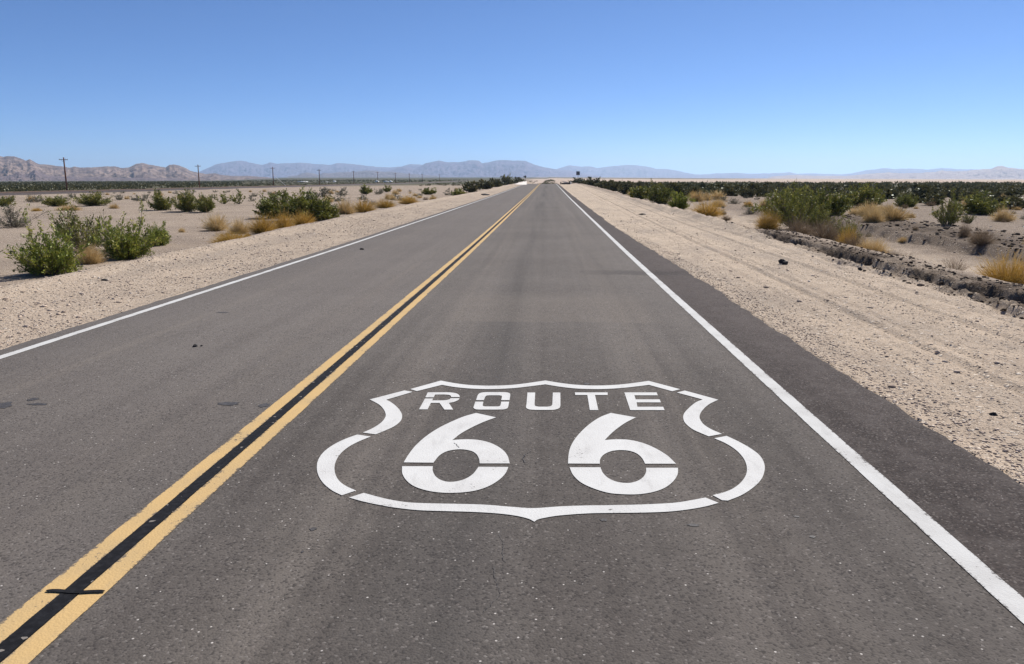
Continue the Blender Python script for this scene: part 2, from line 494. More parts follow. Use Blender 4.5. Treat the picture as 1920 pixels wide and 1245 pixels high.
M = dict(
    asphalt=mat_asphalt(), white=mat_paint('white_road_paint', (.58, .58, .565), .725, (.52, .515, .50)),
    edge=mat_paint('white_edge_paint', (.53, .53, .515), .735, (.45, .445, .43)),
    yellow=mat_paint('yellow_road_paint', (.52, .355, .16), .715, (.46, .325, .16)),
    tar=mat_tar(), ground=mat_ground(), stone=mat_stone(), clod=mat_clod(),
    green=mat_leaf('creosote_leaf', [(0, (0.055, 0.063, 0.013)), (.35, (0.121, 0.133, 0.024)), (.7, (0.205, 0.208, 0.039)), (1, (0.370, 0.307, 0.075))]),
    bright=mat_leaf('bright_leaf', [(0, (0.079, 0.108, 0.016)), (.35, (0.175, 0.211, 0.032)), (.7, (0.303, 0.322, 0.054)), (1, (0.537, 0.450, 0.105))]),
    olive=mat_leaf('scrub_leaf', [(0, (.030, .030, .010)), (.4, (.060, .058, .019)), (.75, (.098, .090, .032)), (1, (.16, .135, .062))]),
    grey=mat_leaf('grey_leaf', [(0, (.07, .068, .045)), (.4, (.135, .13, .088)), (.8, (.21, .19, .13)), (1, (.30, .26, .19))]),
    straw=mat_leaf('dry_straw', [(0, (0.238, 0.159, 0.067)), (.4, (0.476, 0.329, 0.139)), (.75, (0.661, 0.481, 0.230)), (1, (0.793, 0.632, 0.362))]),
    ochre=mat_leaf('ochre_twigs', [(0, (0.179, 0.132, 0.028)), (.4, (0.400, 0.258, 0.055)), (.75, (0.580, 0.356, 0.083)), (1, (0.690, 0.476, 0.154))]),
    brown=mat_leaf('brown_twigs', [(0, (.07, .05, .035)), (.4, (.17, .12, .075)), (.75, (.28, .20, .125)), (1, (.40, .31, .20))]),
    stem=mat_simple('stem_bark', (.10, .078, .058), (.22, .18, .14), 30),
    wood=mat_simple('pole_wood', (.105, .045, .028), (.17, .08, .05), 3, strech=(1, 1, .1)),
    greywood=mat_simple('weathered_timber', (.045, .042, .042), (.09, .085, .082), 4, strech=(1, 1, .3)),
    metal=mat_simple('dull_metal', (.09, .10, .12), (.13, .14, .16), 2, .5, .5),
    wallwhite=mat_simple('white_wall', (.72, .72, .70), (.80, .80, .79), .6),
    roofwhite=mat_simple('pale_roof', (.76, .76, .75), (.82, .82, .81), .6),
    wallgrey=mat_simple('grey_wall', (.24, .25, .28), (.32, .33, .36), .6),
    canvas=mat_simple('white_canvas', (.70, .70, .68), (.80, .80, .78), .8),
    dark=mat_simple('dark_opening', (.02, .02, .022), (.04, .04, .042), 2),
    porcelain=mat_simple('insulator_glass', (.16, .18, .18), (.22, .24, .24), 5, .3, .5),
    blackrock=mat_simple('black_rock', (.012, .011, .011), (.035, .032, .03), 20),
    ballast=mat_simple('track_ballast', (.040, .030, .028), (.07, .053, .049), 2.5),
    rail=mat_simple('rusty_rail', (.06, .035, .025), (.10, .06, .04), 3),
    whitedirt=mat_simple('white_dirt', (.62, .55, .48), (.74, .68, .62), .8),
    crown=mat_leaf('dark_crown_leaf', [(0, (.012, .016, .008)), (.5, (.03, .036, .016)), (1, (.06, .065, .03))]),
)

# ------------------------------------------------------------------ ground sheet
def spaced(a, b, f):
    out = [a]
    while out[-1] < b: out.append(out[-1] + f(out[-1]))
    return out


ys = np.array(spaced(-30, 2, lambda y: max(.1, .3 * abs(y - 2) ** .8)) + spaced(2.1, 22000, lambda y: max(.045, .0055 * y) if y < 70 else (.012 * y if y < 700 else .045 * y)))
xr = spaced(2.0, 8.4, lambda x: .045) + spaced(8.5, 13000, lambda x: max(.09, .03 * (x - 6)) if x < 60 else .055 * x)
xl = spaced(5.0, 9.9, lambda x: .07) + spaced(10, 13000, lambda x: max(.12, .03 * (x - 7)) if x < 120 else .055 * x)
xs = np.array([-v for v in xl[::-1]] + list(np.linspace(-4.9, 1.9, 18)) + xr)
GX, GY = np.meshgrid(xs, ys)
GZ = terrain(GX, GY)
zone = np.zeros(GX.shape + (3,))
cl_ = -8.7
zone[..., 0] = ss(-9.6, -8.6, GX) * (1 - ss(6.6, 7.4, GX)) * (1 - ss(200, 300, GY)) * (.55 + .45 * ss(-2, 1, GX) * (.10 + .90 * ss(9, 24, GY)))
track = np.exp(-((GX - 10.2) / 1.2) ** 2) * (1 - ss(40, 60, GY)) * .8
zone[..., 0] = np.maximum(zone[..., 0], track)
D = np.hypot(GX, GY)
azg = VX + F * GX / np.maximum(GY, 1)
scr_l = ss(110, 150, GY) * (1 - ss(-40, -14, GX)) * ss(100, 112, -GX) * .95
scr_l = np.maximum(scr_l, ss(230, 420, D) * (1 - ss(960, 1010, azg)) * (.95 - .45 * (1 - ss(430, 560, azg)) * ss(900, 2500, D)))
scr_r = ss(95, 160, D) * ss(8, 20, GX) * .92 * (1 - ss(330, 420, D))
band = ss(1500, 1800, D) * (1 - ss(4500, 5500, D)) * ss(960, 1000, azg) * (1 - ss(1320, 1480, azg)) * .9
zone[..., 1] = np.clip(np.maximum(np.maximum(scr_l, scr_r), band), 0, 1) * (.92 + .08 * fbm(GX * .02, GY * .02, 3, 61))
zone[..., 2] = np.exp(-((GX - 6.95) / .50) ** 4) * (1 - ss(22, 32, GY)) * (1.05 + .5 * fbm(GX * 4, GY * 4, 3, 64) + .9 * fbm(GX * 1.2, GY * .7, 3, 65)) + np.exp(-((GX - 13.6) / 1.6) ** 2) * ss(14, 20, GY) * (1 - ss(42, 55, GY)) * .55 + .36 * ss(11, 13, GX) * (1 - ss(120, 200, D))  # dark soil plus painted shade on both banks; right flat darker too
zone = np.clip(zone, 0, 1)
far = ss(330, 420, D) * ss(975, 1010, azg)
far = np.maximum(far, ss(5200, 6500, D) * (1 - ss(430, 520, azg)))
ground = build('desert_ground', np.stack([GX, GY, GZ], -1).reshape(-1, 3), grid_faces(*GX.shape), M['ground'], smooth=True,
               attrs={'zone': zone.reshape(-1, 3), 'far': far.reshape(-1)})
structure(ground, 'pale sandy desert floor with gravel shoulders')

# ------------------------------------------------------------------ road and paint
ry = np.array(spaced(-25, 300, lambda y: .12 if -2 < y < 20 else (.3 if -2 < y < 60 else 1.2)))
el, er = edge_l(ry), edge_r(ry)
zr = zroad(ry)
cols = 9
V = []
for i, y in enumerate(ry):
    V.append((el[i] - .05, y, zr[i] - .16)); V.append((el[i], y, zr[i] - .012))
    for t in np.linspace(0, 1, cols): V.append((el[i] + .03 + t * (er[i] - el[i] - .06), y, zr[i]))
    V.append((er[i], y, zr[i] - .012)); V.append((er[i] + .05, y, zr[i] - .16))
road = build('road', V, grid_faces(len(ry), cols + 4), M['asphalt'], smooth=False)
structure(road, 'two lane grey asphalt road running straight to the horizon')


def strip(name, x0, w, y0, y1, mat, lift, jit=.004, seed=1):
    yy = np.array([y0] + [y for y in ry if y0 < y < y1] + [y1])
    z = zroad(yy) if False else np.interp(yy, ry, zr)
    sub = []
    for a in range(len(yy) - 1):
        n = 4 if yy[a] < 15 else 1
        for j in range(n): sub.append(yy[a] + (yy[a + 1] - yy[a]) * j / n)
    sub = np.array(sub + [yy[-1]]); z = np.interp(sub, ry, zr) + lift
    ja = jit * fbm(sub * 9, sub * 0 + .3, 4, seed, .75); jb = jit * fbm(sub * 9, sub * 0 + .7, 4, seed + 5, .75)
    dr = .012 * fbm(sub * .08, sub * 0, 2, seed + 9)
    v = np.empty((len(sub), 2, 3)); v[:, 0, 0] = x0 - w / 2 + ja + dr; v[:, 1, 0] = x0 + w / 2 + jb + dr
    v[:, :, 1] = sub[:, None]; v[:, :, 2] = z[:, None]
    o = build(name, v.reshape(-1, 3), grid_faces(len(sub), 2), mat, attrs={'across': np.tile([-1., 1.], len(sub))})
    return o


tag(strip('edge_line', XL, .105, -20, 300, M['edge'], .004, seed=11), 'solid white edge line painted along the left side of the road', 'road marking', 'white edge lines of the road')
tag(strip('edge_line', XR, .115, -20, 300, M['edge'], .004, seed=12), 'solid white edge line painted beside the shield, along the right side', 'road marking', 'white edge lines of the road')
dl = empty('double_yellow_line', (0, 0, 0))
tag(dl, 'double yellow centre line with a black stripe between', 'road marking')
strip('yellow_stripe', XC - .088, .100, -20, 300, M['yellow'], .004, .0035, 13).parent = dl
strip('yellow_stripe', XC + .088, .100, -20, 300, M['yellow'], .004, .0045, 14).parent = dl
strip('black_stripe', XC, .078, -20, 300, M['tar'], .0065, .004, 15).parent = dl

# black bar across the yellow lines
a, b = on_road(87, 1111), on_road(196, 1113)
mb = MB(); n = 14
pts = []
for i in range(n + 1):
    t = i / n; p = a + (b - a) * t
    w = .011 * (1 if 0 < i < n else .5)
    pts.append((p[0], p[1] + .004 * math.sin(t * 9) - .012 * t * (1 - t), w))
v = []
for x, y, w in pts: v += [(x, y - w, float(zroad(y - w)) + .010), (x, y + w, float(zroad(y + w)) + .010)]
bar = build('tar_bar', v, grid_faces(n + 1, 2), M['tar'])
tag(bar, 'thin black tar bar lying across the double yellow line', 'tar mark')

# ------------------------------------------------------------------ route shield
def cA(p): return (560 + p[0] / 4.015, 690 + p[1] / 4.015)
def cB(p): return (1000 + p[0] / 4.015, 690 + p[1] / 4.015)
def cC(p): return (750 + p[0] / 5.19, 700 + p[1] / 5.19)
def cD(p): return (1040 + p[0] / 5.19, 700 + p[1] / 5.19)


def smooth_run(pts, sub=6):
    pts = [np.array(p, float) for p in pts]
    if len(pts) < 3: return pts
    out = []
    e = [2 * pts[0] - pts[1]] + pts + [2 * pts[-1] - pts[-2]]
    for i in range(1, len(e) - 2):
        p0, p1, p2, p3 = e[i - 1:i + 3]
        for j in range(sub):
            t = j / sub
            out.append(.5 * (2 * p1 + (p2 - p0) * t + (2 * p0 - 5 * p1 + 4 * p2 - p3) * t * t + (3 * p1 - p0 - 3 * p2 + p3) * t ** 3))
    out.append(pts[-1])
    return out


def outline(conv, runs):
    o = []
    for r in runs:
        for q in smooth_run([conv(p) for p in r]): o.append(q)
    c = []
    for q in o:
        if not c or np.hypot(*(q - c[-1])) > .15: c.append(q)
    if np.hypot(*(c[0] - c[-1])) < .15: c.pop()
    return c


def painted(name, polys, parent, mat, org):
    V = []; Fc = []
    for poly in polys:
        base = len(V)
        pts = [on_road(*q) for q in poly]
        ar = sum(pts[i - 1][0] * pts[i][1] - pts[i][0] * pts[i - 1][1] for i in range(len(pts)))
        if ar < 0: pts = pts[::-1]
        for q in pts:
            V.append((q[0] - org[0], q[1] - org[1], float(np.interp(q[1], ry, zr)) + .004 - org[2]))
        Fc.append(tuple(range(base, base + len(pts))))
    return build(name, V, Fc, mat, parent)


ctr = on_road(1014, 850)
shield = empty('route_shield_marking', tuple(ctr))
tag(shield, 'white highway shield painted on the right lane reading ROUTE 66', 'road marking')
I = lambda q: (q[0], q[1])
a2 = lambda pts: [cA(p) for p in pts]
b2 = lambda pts: [cB(p) for p in pts]
idt = lambda p: p
border = [
    [[cA((840, 162)), cA((1070, 98))], [cA((1070, 98))] + a2([(1180, 118), (1300, 132), (1440, 136), (1580, 132), (1700, 120)]) + [cB((90, 97))],
     b2([(90, 97), (200, 115), (330, 130), (480, 135), (620, 130), (740, 118), (868, 100)]), b2([(868, 100), (1105, 163)]), b2([(1105, 163), (1045, 178)]),
     b2([(1045, 178), (870, 130)]), b2([(870, 130), (740, 146), (620, 157), (480, 162), (330, 158), (200, 144), (90, 126)]),
     [cB((90, 126))] + a2([(1700, 146), (1580, 157), (1440, 162), (1300, 158), (1180, 147), (1078, 130)]), a2([(1078, 130), (890, 177)])],
    [a2([(797, 172), (858, 183)]), a2([(858, 183), (660, 242)]), a2([(660, 242), (700, 264), (745, 302), (772, 340), (779, 370), (765, 405), (720, 442), (650, 475), (580, 503)]),
     a2([(580, 503), (483, 490)]), a2([(483, 490), (560, 455), (620, 415), (650, 378), (655, 350), (640, 315), (605, 278), (535, 240)])],
    [a2([(440, 505), (543, 520)]), a2([(543, 520), (450, 558), (370, 602), (310, 655), (277, 715), (270, 770), (285, 825), (320, 868), (370, 900), (432, 927)]), a2([(432, 927), (325, 963)]),
     a2([(325, 963), (250, 925), (185, 870), (148, 810), (137, 750), (150, 690), (195, 630), (270, 577), (350, 538), (440, 505)])],
    [a2([(380, 980), (490, 945)]), a2([(490, 945), (600, 975), (700, 998), (830, 1017), (1000, 1024), (1200, 1028), (1400, 1034), (1600, 1050)]) + [cB((0, 1060))] + b2([(200, 1047), (400, 1040), (600, 1037), (800, 1033), (1000, 1024), (1100, 1015), (1200, 998), (1295, 980)]),
     b2([(1295, 980), (1395, 1020)]), b2([(1395, 1020), (1290, 1048), (1150, 1072), (1000, 1087), (800, 1094), (600, 1096), (400, 1100), (200, 1115), (100, 1130), (35, 1145), (8, 1162)]),
     a2([(1774, 1162), (1730, 1140), (1640, 1118), (1500, 1100), (1300, 1088), (1100, 1082), (900, 1075), (700, 1052), (500, 1013), (380, 980)])],
    [b2([(1140, 173), (1080, 188)]), b2([(1080, 188), (1275, 240)]), b2([(1275, 240), (1220, 264), (1165, 310), (1132, 352), (1130, 390), (1150, 425), (1200, 465), (1260, 493), (1320, 518)]),
     b2([(1320, 518), (1420, 500)]), b2([(1420, 500), (1340, 465), (1285, 430), (1256, 392), (1252, 362), (1270, 325), (1320, 278), (1392, 242)])],
    [b2([(1455, 515), (1362, 533)]), b2([(1362, 533), (1450, 572), (1530, 625), (1585, 688), (1607, 750), (1600, 810), (1560, 868), (1500, 913), (1430, 942), (1350, 962)]),
     b2([(1350, 962), (1420, 1000)]), b2([(1420, 1000), (1465, 1003)]), b2([(1465, 1003), (1570, 960), (1660, 900), (1718, 838), (1741, 770), (1735, 715), (1703, 662), (1640, 612), (1550, 560), (1455, 515)])],
]
for runs in border:
    painted('border_band', [outline(idt, runs)], shield, M['white'], ctr)
letters = [
    (cC, [[[(270, 190), (440, 188)], [(440, 188), (500, 191), (550, 200), (576, 217), (582, 235)], [(582, 235), (498, 235)], [(498, 235), (493, 221), (470, 213), (430, 210)], [(430, 210), (341, 211)], [(341, 211), (328, 238)], [(328, 238), (247, 238)]],
          [[(243, 250), (322, 250)], [(322, 250), (312, 268)], [(312, 268), (400, 268)], [(400, 268), (440, 266), (478, 258), (493, 247)], [(493, 247), (580, 247)], [(580, 247), (566, 264), (525, 282), (475, 292)], [(475, 292), (517, 357)], [(517, 357), (432, 357)], [(432, 357), (385, 292)], [(385, 292), (300, 292)], [(300, 292), (268, 355)], [(268, 355), (185, 355)]]]),
    (cC, [[[(740, 265), (757, 215)], [(757, 215), (775, 198), (815, 189), (870, 187)], [(870, 187), (980, 187)], [(980, 187), (1035, 189), (1068, 199), (1073, 215)], [(1073, 215), (1065, 265)], [(1065, 265), (985, 265)], [(985, 265), (992, 235)], [(992, 235), (988, 223), (965, 218)], [(965, 218), (865, 218)], [(865, 218), (840, 222), (828, 235)], [(828, 235), (815, 265)]],
          [[(733, 280), (812, 280)], [(812, 280), (805, 308)], [(805, 308), (808, 322), (830, 327)], [(830, 327), (950, 327)], [(950, 327), (972, 322), (980, 308)], [(980, 308), (985, 280)], [(985, 280), (1062, 280)], [(1062, 280), (1055, 320)], [(1055, 320), (1045, 343), (1010, 355), (960, 357)], [(960, 357), (775, 357)], [(775, 357), (738, 354), (716, 341), (718, 325)]]]),
    (cB, [[[(-44, 188), (14, 188)], [(14, 188), (9, 275)], [(9, 275), (14, 289), (40, 295)], [(40, 295), (105, 295)], [(105, 295), (133, 290), (143, 277)], [(143, 277), (147, 188)], [(147, 188), (203, 188)], [(203, 188), (204, 285)], [(204, 285), (195, 305), (160, 317), (110, 319)], [(110, 319), (20, 319)], [(20, 319), (-30, 315), (-54, 302), (-52, 280)], [(-52, 280), (-44, 188)]]]),
    (cD, [[[(197, 190), (515, 190)], [(515, 190), (515, 215)], [(515, 215), (392, 215)], [(392, 215), (425, 362)], [(425, 362), (342, 362)], [(342, 362), (318, 215)], [(318, 215), (200, 215)]]]),
    (cD, [[[(678, 190), (992, 190)], [(992, 190), (1003, 218)], [(1003, 218), (775, 218)], [(775, 218), (788, 258)], [(788, 258), (1022, 258)], [(1022, 258), (1033, 287)], [(1033, 287), (797, 287)], [(797, 287), (805, 330)], [(805, 330), (1055, 330)], [(1055, 330), (1070, 362)], [(1070, 362), (735, 362)]]]),
]
for conv, polys in letters:
    painted('letter', [outline(conv, p) for p in polys], shield, M['white'], ctr)
digits = [
    (cC, [[[(36, 872), (80, 800), (150, 710), (250, 620), (370, 540), (500, 475), (620, 425), (740, 390)], [(740, 390), (935, 433)], [(935, 433), (820, 475), (700, 530), (590, 592), (510, 655)],
           [(510, 655), (600, 648), (700, 648), (800, 660), (900, 690), (990, 742), (1045, 805), (1068, 882)], [(1068, 882), (775, 882)], [(775, 882), (770, 840), (745, 793), (700, 763), (620, 746), (540, 747), (450, 766), (380, 808), (325, 875)]],
          [[(20, 910), (320, 910)], [(320, 910), (318, 950), (340, 1000), (390, 1040), (470, 1062), (560, 1055), (640, 1030), (710, 985), (765, 915)], [(765, 915), (1055, 917)],
           [(1055, 917), (1025, 980), (960, 1045), (860, 1105), (740, 1145), (600, 1165), (430, 1168), (280, 1150), (150, 1110), (70, 1055), (25, 985), (20, 910)]]]),
    (cD, [[[(130, 883), (135, 800), (155, 720), (200, 640), (270, 560), (350, 490), (440, 432), (545, 390)], [(545, 390), (790, 433)], [(790, 433), (690, 485), (610, 540), (545, 595), (487, 655)],
           [(487, 655), (580, 648), (700, 650), (800, 667), (900, 698), (1000, 745), (1100, 808), (1180, 885)], [(1180, 885), (880, 885)], [(880, 885), (850, 830), (800, 786), (730, 760), (640, 752), (550, 763), (480, 795), (443, 840), (440, 885)]],
          [[(145, 920), (445, 920)], [(445, 920), (470, 975), (530, 1030), (620, 1065), (720, 1073), (800, 1055), (860, 1017), (888, 970), (890, 925)], [(890, 925), (1200, 925)],
           [(1200, 925), (1195, 990), (1150, 1060), (1070, 1120), (960, 1160), (820, 1182), (680, 1183), (530, 1170), (390, 1130), (260, 1070), (180, 995), (145, 920)]]]),
]
for conv, polys in digits:
    painted('digit', [outline(conv, p) for p in polys], shield, M['white'], ctr)

# ------------------------------------------------------------------ cracks and stains on the asphalt
def flat_blob(px, py, rx, ry_, seed):
    c = on_road(px, py); r = np.random.default_rng(seed); n = 18; v = []
    for i in range(n):
        t = 2 * math.pi * i / n; q = .65 + .5 * r.random()
        x, y = c[0] + rx * q * math.cos(t), c[1] + ry_ * q * math.sin(t)
        v.append((x, y, float(np.interp(y, ry, zr)) + .0025))
    return v


sv = []; sf = []
for i, (px, py, rx, ry_) in enumerate([(4, 761, .08, .10), (62, 749, .04, .05), (70, 758, .09, .03), (428, 757, .10, .05), (495, 760, .04, .06), (587, 992, .018, .02), (567, 1035, .008, .01), (1493, 969, .015, .012), (1523, 1007, .018, .014),
                                      (1100, 720, .03, .03), (418, 586, .08, .03), (1132, 975, .02, .02), (1300, 985, .03, .02), (830, 835, .02, .02), ]):
    b0 = flat_blob(px, py, rx, ry_, i); sf.append(tuple(range(len(sv), len(sv) + len(b0)))); sv += b0
M['stain'] = mat_simple('oil_stain', (.045, .041, .039), (.075, .068, .063), 25, .6)
structure(build('road_stains', sv, sf, M['stain']), 'small dark oil spots on the asphalt')
cv = []; cf = []
for path, w in (([(938, 1003), (944, 1022), (942, 1040), (948, 1058)], .0015), ([(926, 1066), (930, 1085), (934, 1098), (938, 1115)], .0018), ([(938, 1115), (915, 1140), (900, 1156)], .001), ([(852, 832), (858, 838), (860, 842)], .002), ([(985, 868), (980, 862), (985, 852), (998, 846)], .0025), ([(985, 868), (1005, 868), (1018, 864)], .0025)):
    pts = [on_road(*p) for p in path]; fine = []
    for i in range(len(pts) - 1):
        for j in range(6): fine.append(pts[i] + (pts[i + 1] - pts[i]) * j / 6 + np.array([random.uniform(-.006, .006), random.uniform(-.006, .006), 0]))
    n0 = len(cv)
    for i, p in enumerate(fine):
        ww = w * random.uniform(.5, 1.3); z = float(np.interp(p[1], ry, zr)) + .0055
        cv += [(p[0] - ww, p[1] - .2 * ww, z), (p[0] + ww, p[1] + .2 * ww, z)]
    for i in range(len(fine) - 1): cf.append((n0 + 2 * i, n0 + 2 * i + 1, n0 + 2 * i + 3, n0 + 2 * i + 2))
structure(build('road_cracks', cv, cf, M['stain']), 'hairline cracks in the asphalt below the shield')

# ------------------------------------------------------------------ gravel
_ph = (1 + 5 ** .5) / 2
ICO = np.array([(-1, _ph, 0), (1, _ph, 0), (-1, -_ph, 0), (1, -_ph, 0), (0, -1, _ph), (0, 1, _ph), (0, -1, -_ph), (0, 1, -_ph), (_ph, 0, -1), (_ph, 0, 1), (-_ph, 0, -1), (-_ph, 0, 1)]) / math.hypot(1, _ph)
ICF = np.array([(0, 11, 5), (0, 5, 1), (0, 1, 7), (0, 7, 10), (0, 10, 11), (1, 5, 9), (5, 11, 4), (11, 10, 2), (10, 7, 6), (7, 1, 8), (3, 9, 4), (3, 4, 2), (3, 2, 6), (3, 6, 8), (3, 8, 9), (4, 9, 5), (2, 4, 11), (6, 2, 10), (8, 6, 7), (9, 8, 1)])


def stones(xy, r, rng):
    n = len(xy)
    v = ICO[None] * (1 + rng.uniform(-.28, .28, (n, 12, 1)))
    ang = rng.uniform(0, 6.283, n); c, s = np.cos(ang), np.sin(ang)
    sc = np.stack([rng.uniform(.8, 1.5, n), rng.uniform(.7, 1.1, n), rng.uniform(.35, .62, n)], -1)
    v = v * sc[:, None, :]
    x = v[..., 0] * c[:, None] - v[..., 1] * s[:, None]; y = v[..., 0] * s[:, None] + v[..., 1] * c[:, None]
    v = np.stack([x, y, v[..., 2]], -1) * r[:, None, None]
    z = terrain(xy[:, 0], xy[:, 1])
    v[..., 0] += xy[:, 0, None]; v[..., 1] += xy[:, 1, None]; v[..., 2] += (z + r * .25)[:, None]
    f = ICF[None] + (np.arange(n) * 12)[:, None, None]
    tint = np.repeat(np.clip(rng.beta(2.2, 2.0, n), 0, 1), 12)
    return v.reshape(-1, 3), f.reshape(-1, 3), tint


def sample(n, y0, y1, xlo, xhi, power=1.6):
    t = RNG.random(n); y = y0 + (y1 - y0) * t ** power
    x = xlo(y) + (xhi(y) - xlo(y)) * RNG.random(n)
    return np.stack([x, y], -1)


S = []
p = sample(15000, 2.5, 34, lambda y: edge_r(y) + .01, lambda y: 6.3 + 0 * y); k_ = fbm(p[:, 0] * 1.6, p[:, 1] * .45, 3, 71) + .15 * RNG.standard_normal(len(p)); p = p[k_ > -.12]; S.append((p, .005 + .009 * RNG.random(len(p)) ** 3))
p = sample(4200, 2.5, 24, lambda y: edge_r(y) - .02, lambda y: edge_r(y) + .45 + 0 * y); S.append((p, .005 + .010 * RNG.random(len(p)) ** 2.5))
p = sample(260, 4, 40, lambda y: edge_r(y) + .1, lambda y: 6.4 + 0 * y); S.append((p, .016 + .022 * RNG.random(len(p)) ** 2))
p = sample(15000, 6.5, 46, lambda y: -9.0 + 0 * y, lambda y: edge_l(y) - .02); k_ = fbm(p[:, 0] * .9, p[:, 1] * .5, 3, 72) + .2 * RNG.standard_normal(len(p)); p = p[k_ > -.15]; S.append((p, .007 + .013 * RNG.random(len(p)) ** 3))
p = sample(500, 7, 60, lambda y: -8.8 + 0 * y, lambda y: edge_l(y) - .3); S.append((p, .018 + .022 * RNG.random(len(p)) ** 2))
xy = np.concatenate([a for a, _ in S]); rr = np.concatenate([b for _, b in S])
v, f, t = stones(xy, rr, RNG)
stuff(build('gravel', v, f, M['stone'], attrs={'tint': t}), 'loose pale gravel strewn over both road shoulders', 'gravel')
# clods of the broken bank beyond the right shoulder
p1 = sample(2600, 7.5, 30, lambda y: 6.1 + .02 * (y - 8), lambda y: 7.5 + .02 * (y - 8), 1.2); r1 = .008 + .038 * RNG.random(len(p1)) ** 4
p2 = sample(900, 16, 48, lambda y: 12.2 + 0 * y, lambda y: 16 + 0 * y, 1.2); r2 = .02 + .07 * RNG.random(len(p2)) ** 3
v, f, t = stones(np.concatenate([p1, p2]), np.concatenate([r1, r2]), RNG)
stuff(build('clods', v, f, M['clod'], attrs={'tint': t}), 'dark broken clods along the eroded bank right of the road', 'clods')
p3 = np.concatenate([sample(1800, 16, 90, lambda y: -12 - y * .75, lambda y: -9.8 + 0 * y, 1.3), sample(1500, 12, 90, lambda y: 8.5 + 0 * y, lambda y: 10 + y * .7, 1.3)])
v, f, t = stones(p3, .012 + .04 * RNG.random(len(p3)) ** 4, RNG)
stuff(build('desert_stones', v, f, M['stone'], attrs={'tint': t}), 'small stones scattered over the open desert floor', 'stones')


def rock(px, py, size, label, mat, on='ground', sx=1.4, sz=.8, seed=3):
    q = on_road(px, py) if on == 'road' else hit(px, py, terrain)
    r = np.random.default_rng(seed)
    import bmesh
    bm = bmesh.new(); bmesh.ops.create_icosphere(bm, subdivisions=2, radius=1)
    for vv in bm.verts:
        d = vv.co.normalized(); s = 1 + .55 * float(fbm(d.x * 1.7 + seed, d.y * 1.7 + d.z * 1.3, 3, seed)) + r.uniform(-.12, .12)
        vv.co = Vector((d.x * s * size * sx, d.y * s * size, (d.z * s * sz + .35) * size))
    me = bpy.data.meshes.new('rock'); bm.to_mesh(me); bm.free(); me.materials.append(mat)
    o = bpy.data.objects.new('rock', me); COL.objects.link(o); o.location = (q[0], q[1], q[2] - size * .05)
    tag(o, label, 'rock', 'loose rocks by the road')
    return o


rock(1469, 496, .075, 'black jagged rock on the pale right shoulder', M['blackrock'], sx=1.3, sz=1.1, seed=4)
rock(1203, 403, .10, 'flat dark rock on the right shoulder near the far pavement edge', M['blackrock'], sx=1.8, sz=.5, seed=5)
rock(366, 650, .020, 'larger of two black pebbles lying on the left lane', M['blackrock'], 'road', 1.2, .9, 6)
rock(378, 649, .011, 'smaller of two black pebbles lying on the left lane', M['blackrock'], 'road', 1.2, .9, 7)
rock(678, 468, .04, 'dark stone just inside the left edge line', M['blackrock'], 'road', 1.5, .6, 8)
rock(196, 526, .032, 'dark brown twig on the left gravel below the nearest bush', M['blackrock'], sx=2., sz=.6, seed=9)  # a twig, built with the flattened rock shape
rock(910, 366, .22, 'flat grey stone by the far left edge line', M['greywood'], sx=2., sz=.4, seed=10)
rock(1612, 507, .045, 'small dark stone on the windrow right of the tyre tracks', M['blackrock'], sx=.8, sz=1.2, seed=11)
rock(1862, 778, .02, 'dark pebble on the right shoulder near the frame edge', M['blackrock'], seed=12)

# ------------------------------------------------------------------ plants
def leaf_quads(c, d, L, W, rng):
    n = len(c)
    d = d / (np.linalg.norm(d, axis=1, keepdims=True) + 1e-9)
    r = rng.standard_normal((n, 3)); s = np.cross(d, r); s /= np.linalg.norm(s, axis=1, keepdims=True) + 1e-9
    L = np.broadcast_to(L, n)[:, None]; W = np.broadcast_to(W, n)[:, None]
    v = np.stack([c - d * L * .5, c + s * W * .5, c + d * L * .5, c - s * W * .5], 1)
    f = np.arange(n * 4).reshape(n, 4)
    return v.reshape(-1, 3), f


def tubes3(polys, r0, r1, n=3):
    V = []; Fq = []; b = 0
    for (pts, ra, rb) in polys:
        pts = np.asarray(pts); m = len(pts)
        d = pts[-1] - pts[0]; d = d / (np.linalg.norm(d) + 1e-9)
        a = np.cross(d, (0.3, .2, 1.)); a /= np.linalg.norm(a) + 1e-9; q = np.cross(d, a)
        for i in range(m):
            r = ra + (rb - ra) * i / (m - 1)
            for k in range(n):
                t = 6.2832 * k / n; V.append(pts[i] + r * (math.cos(t) * a + math.sin(t) * q))
        for i in range(m - 1):
            for k in range(n): Fq.append((b + i * n + k, b + i * n + (k + 1) % n, b + (i + 1) * n + (k + 1) % n, b + (i + 1) * n + k))
        b += m * n
    return np.array(V), np.array(Fq)


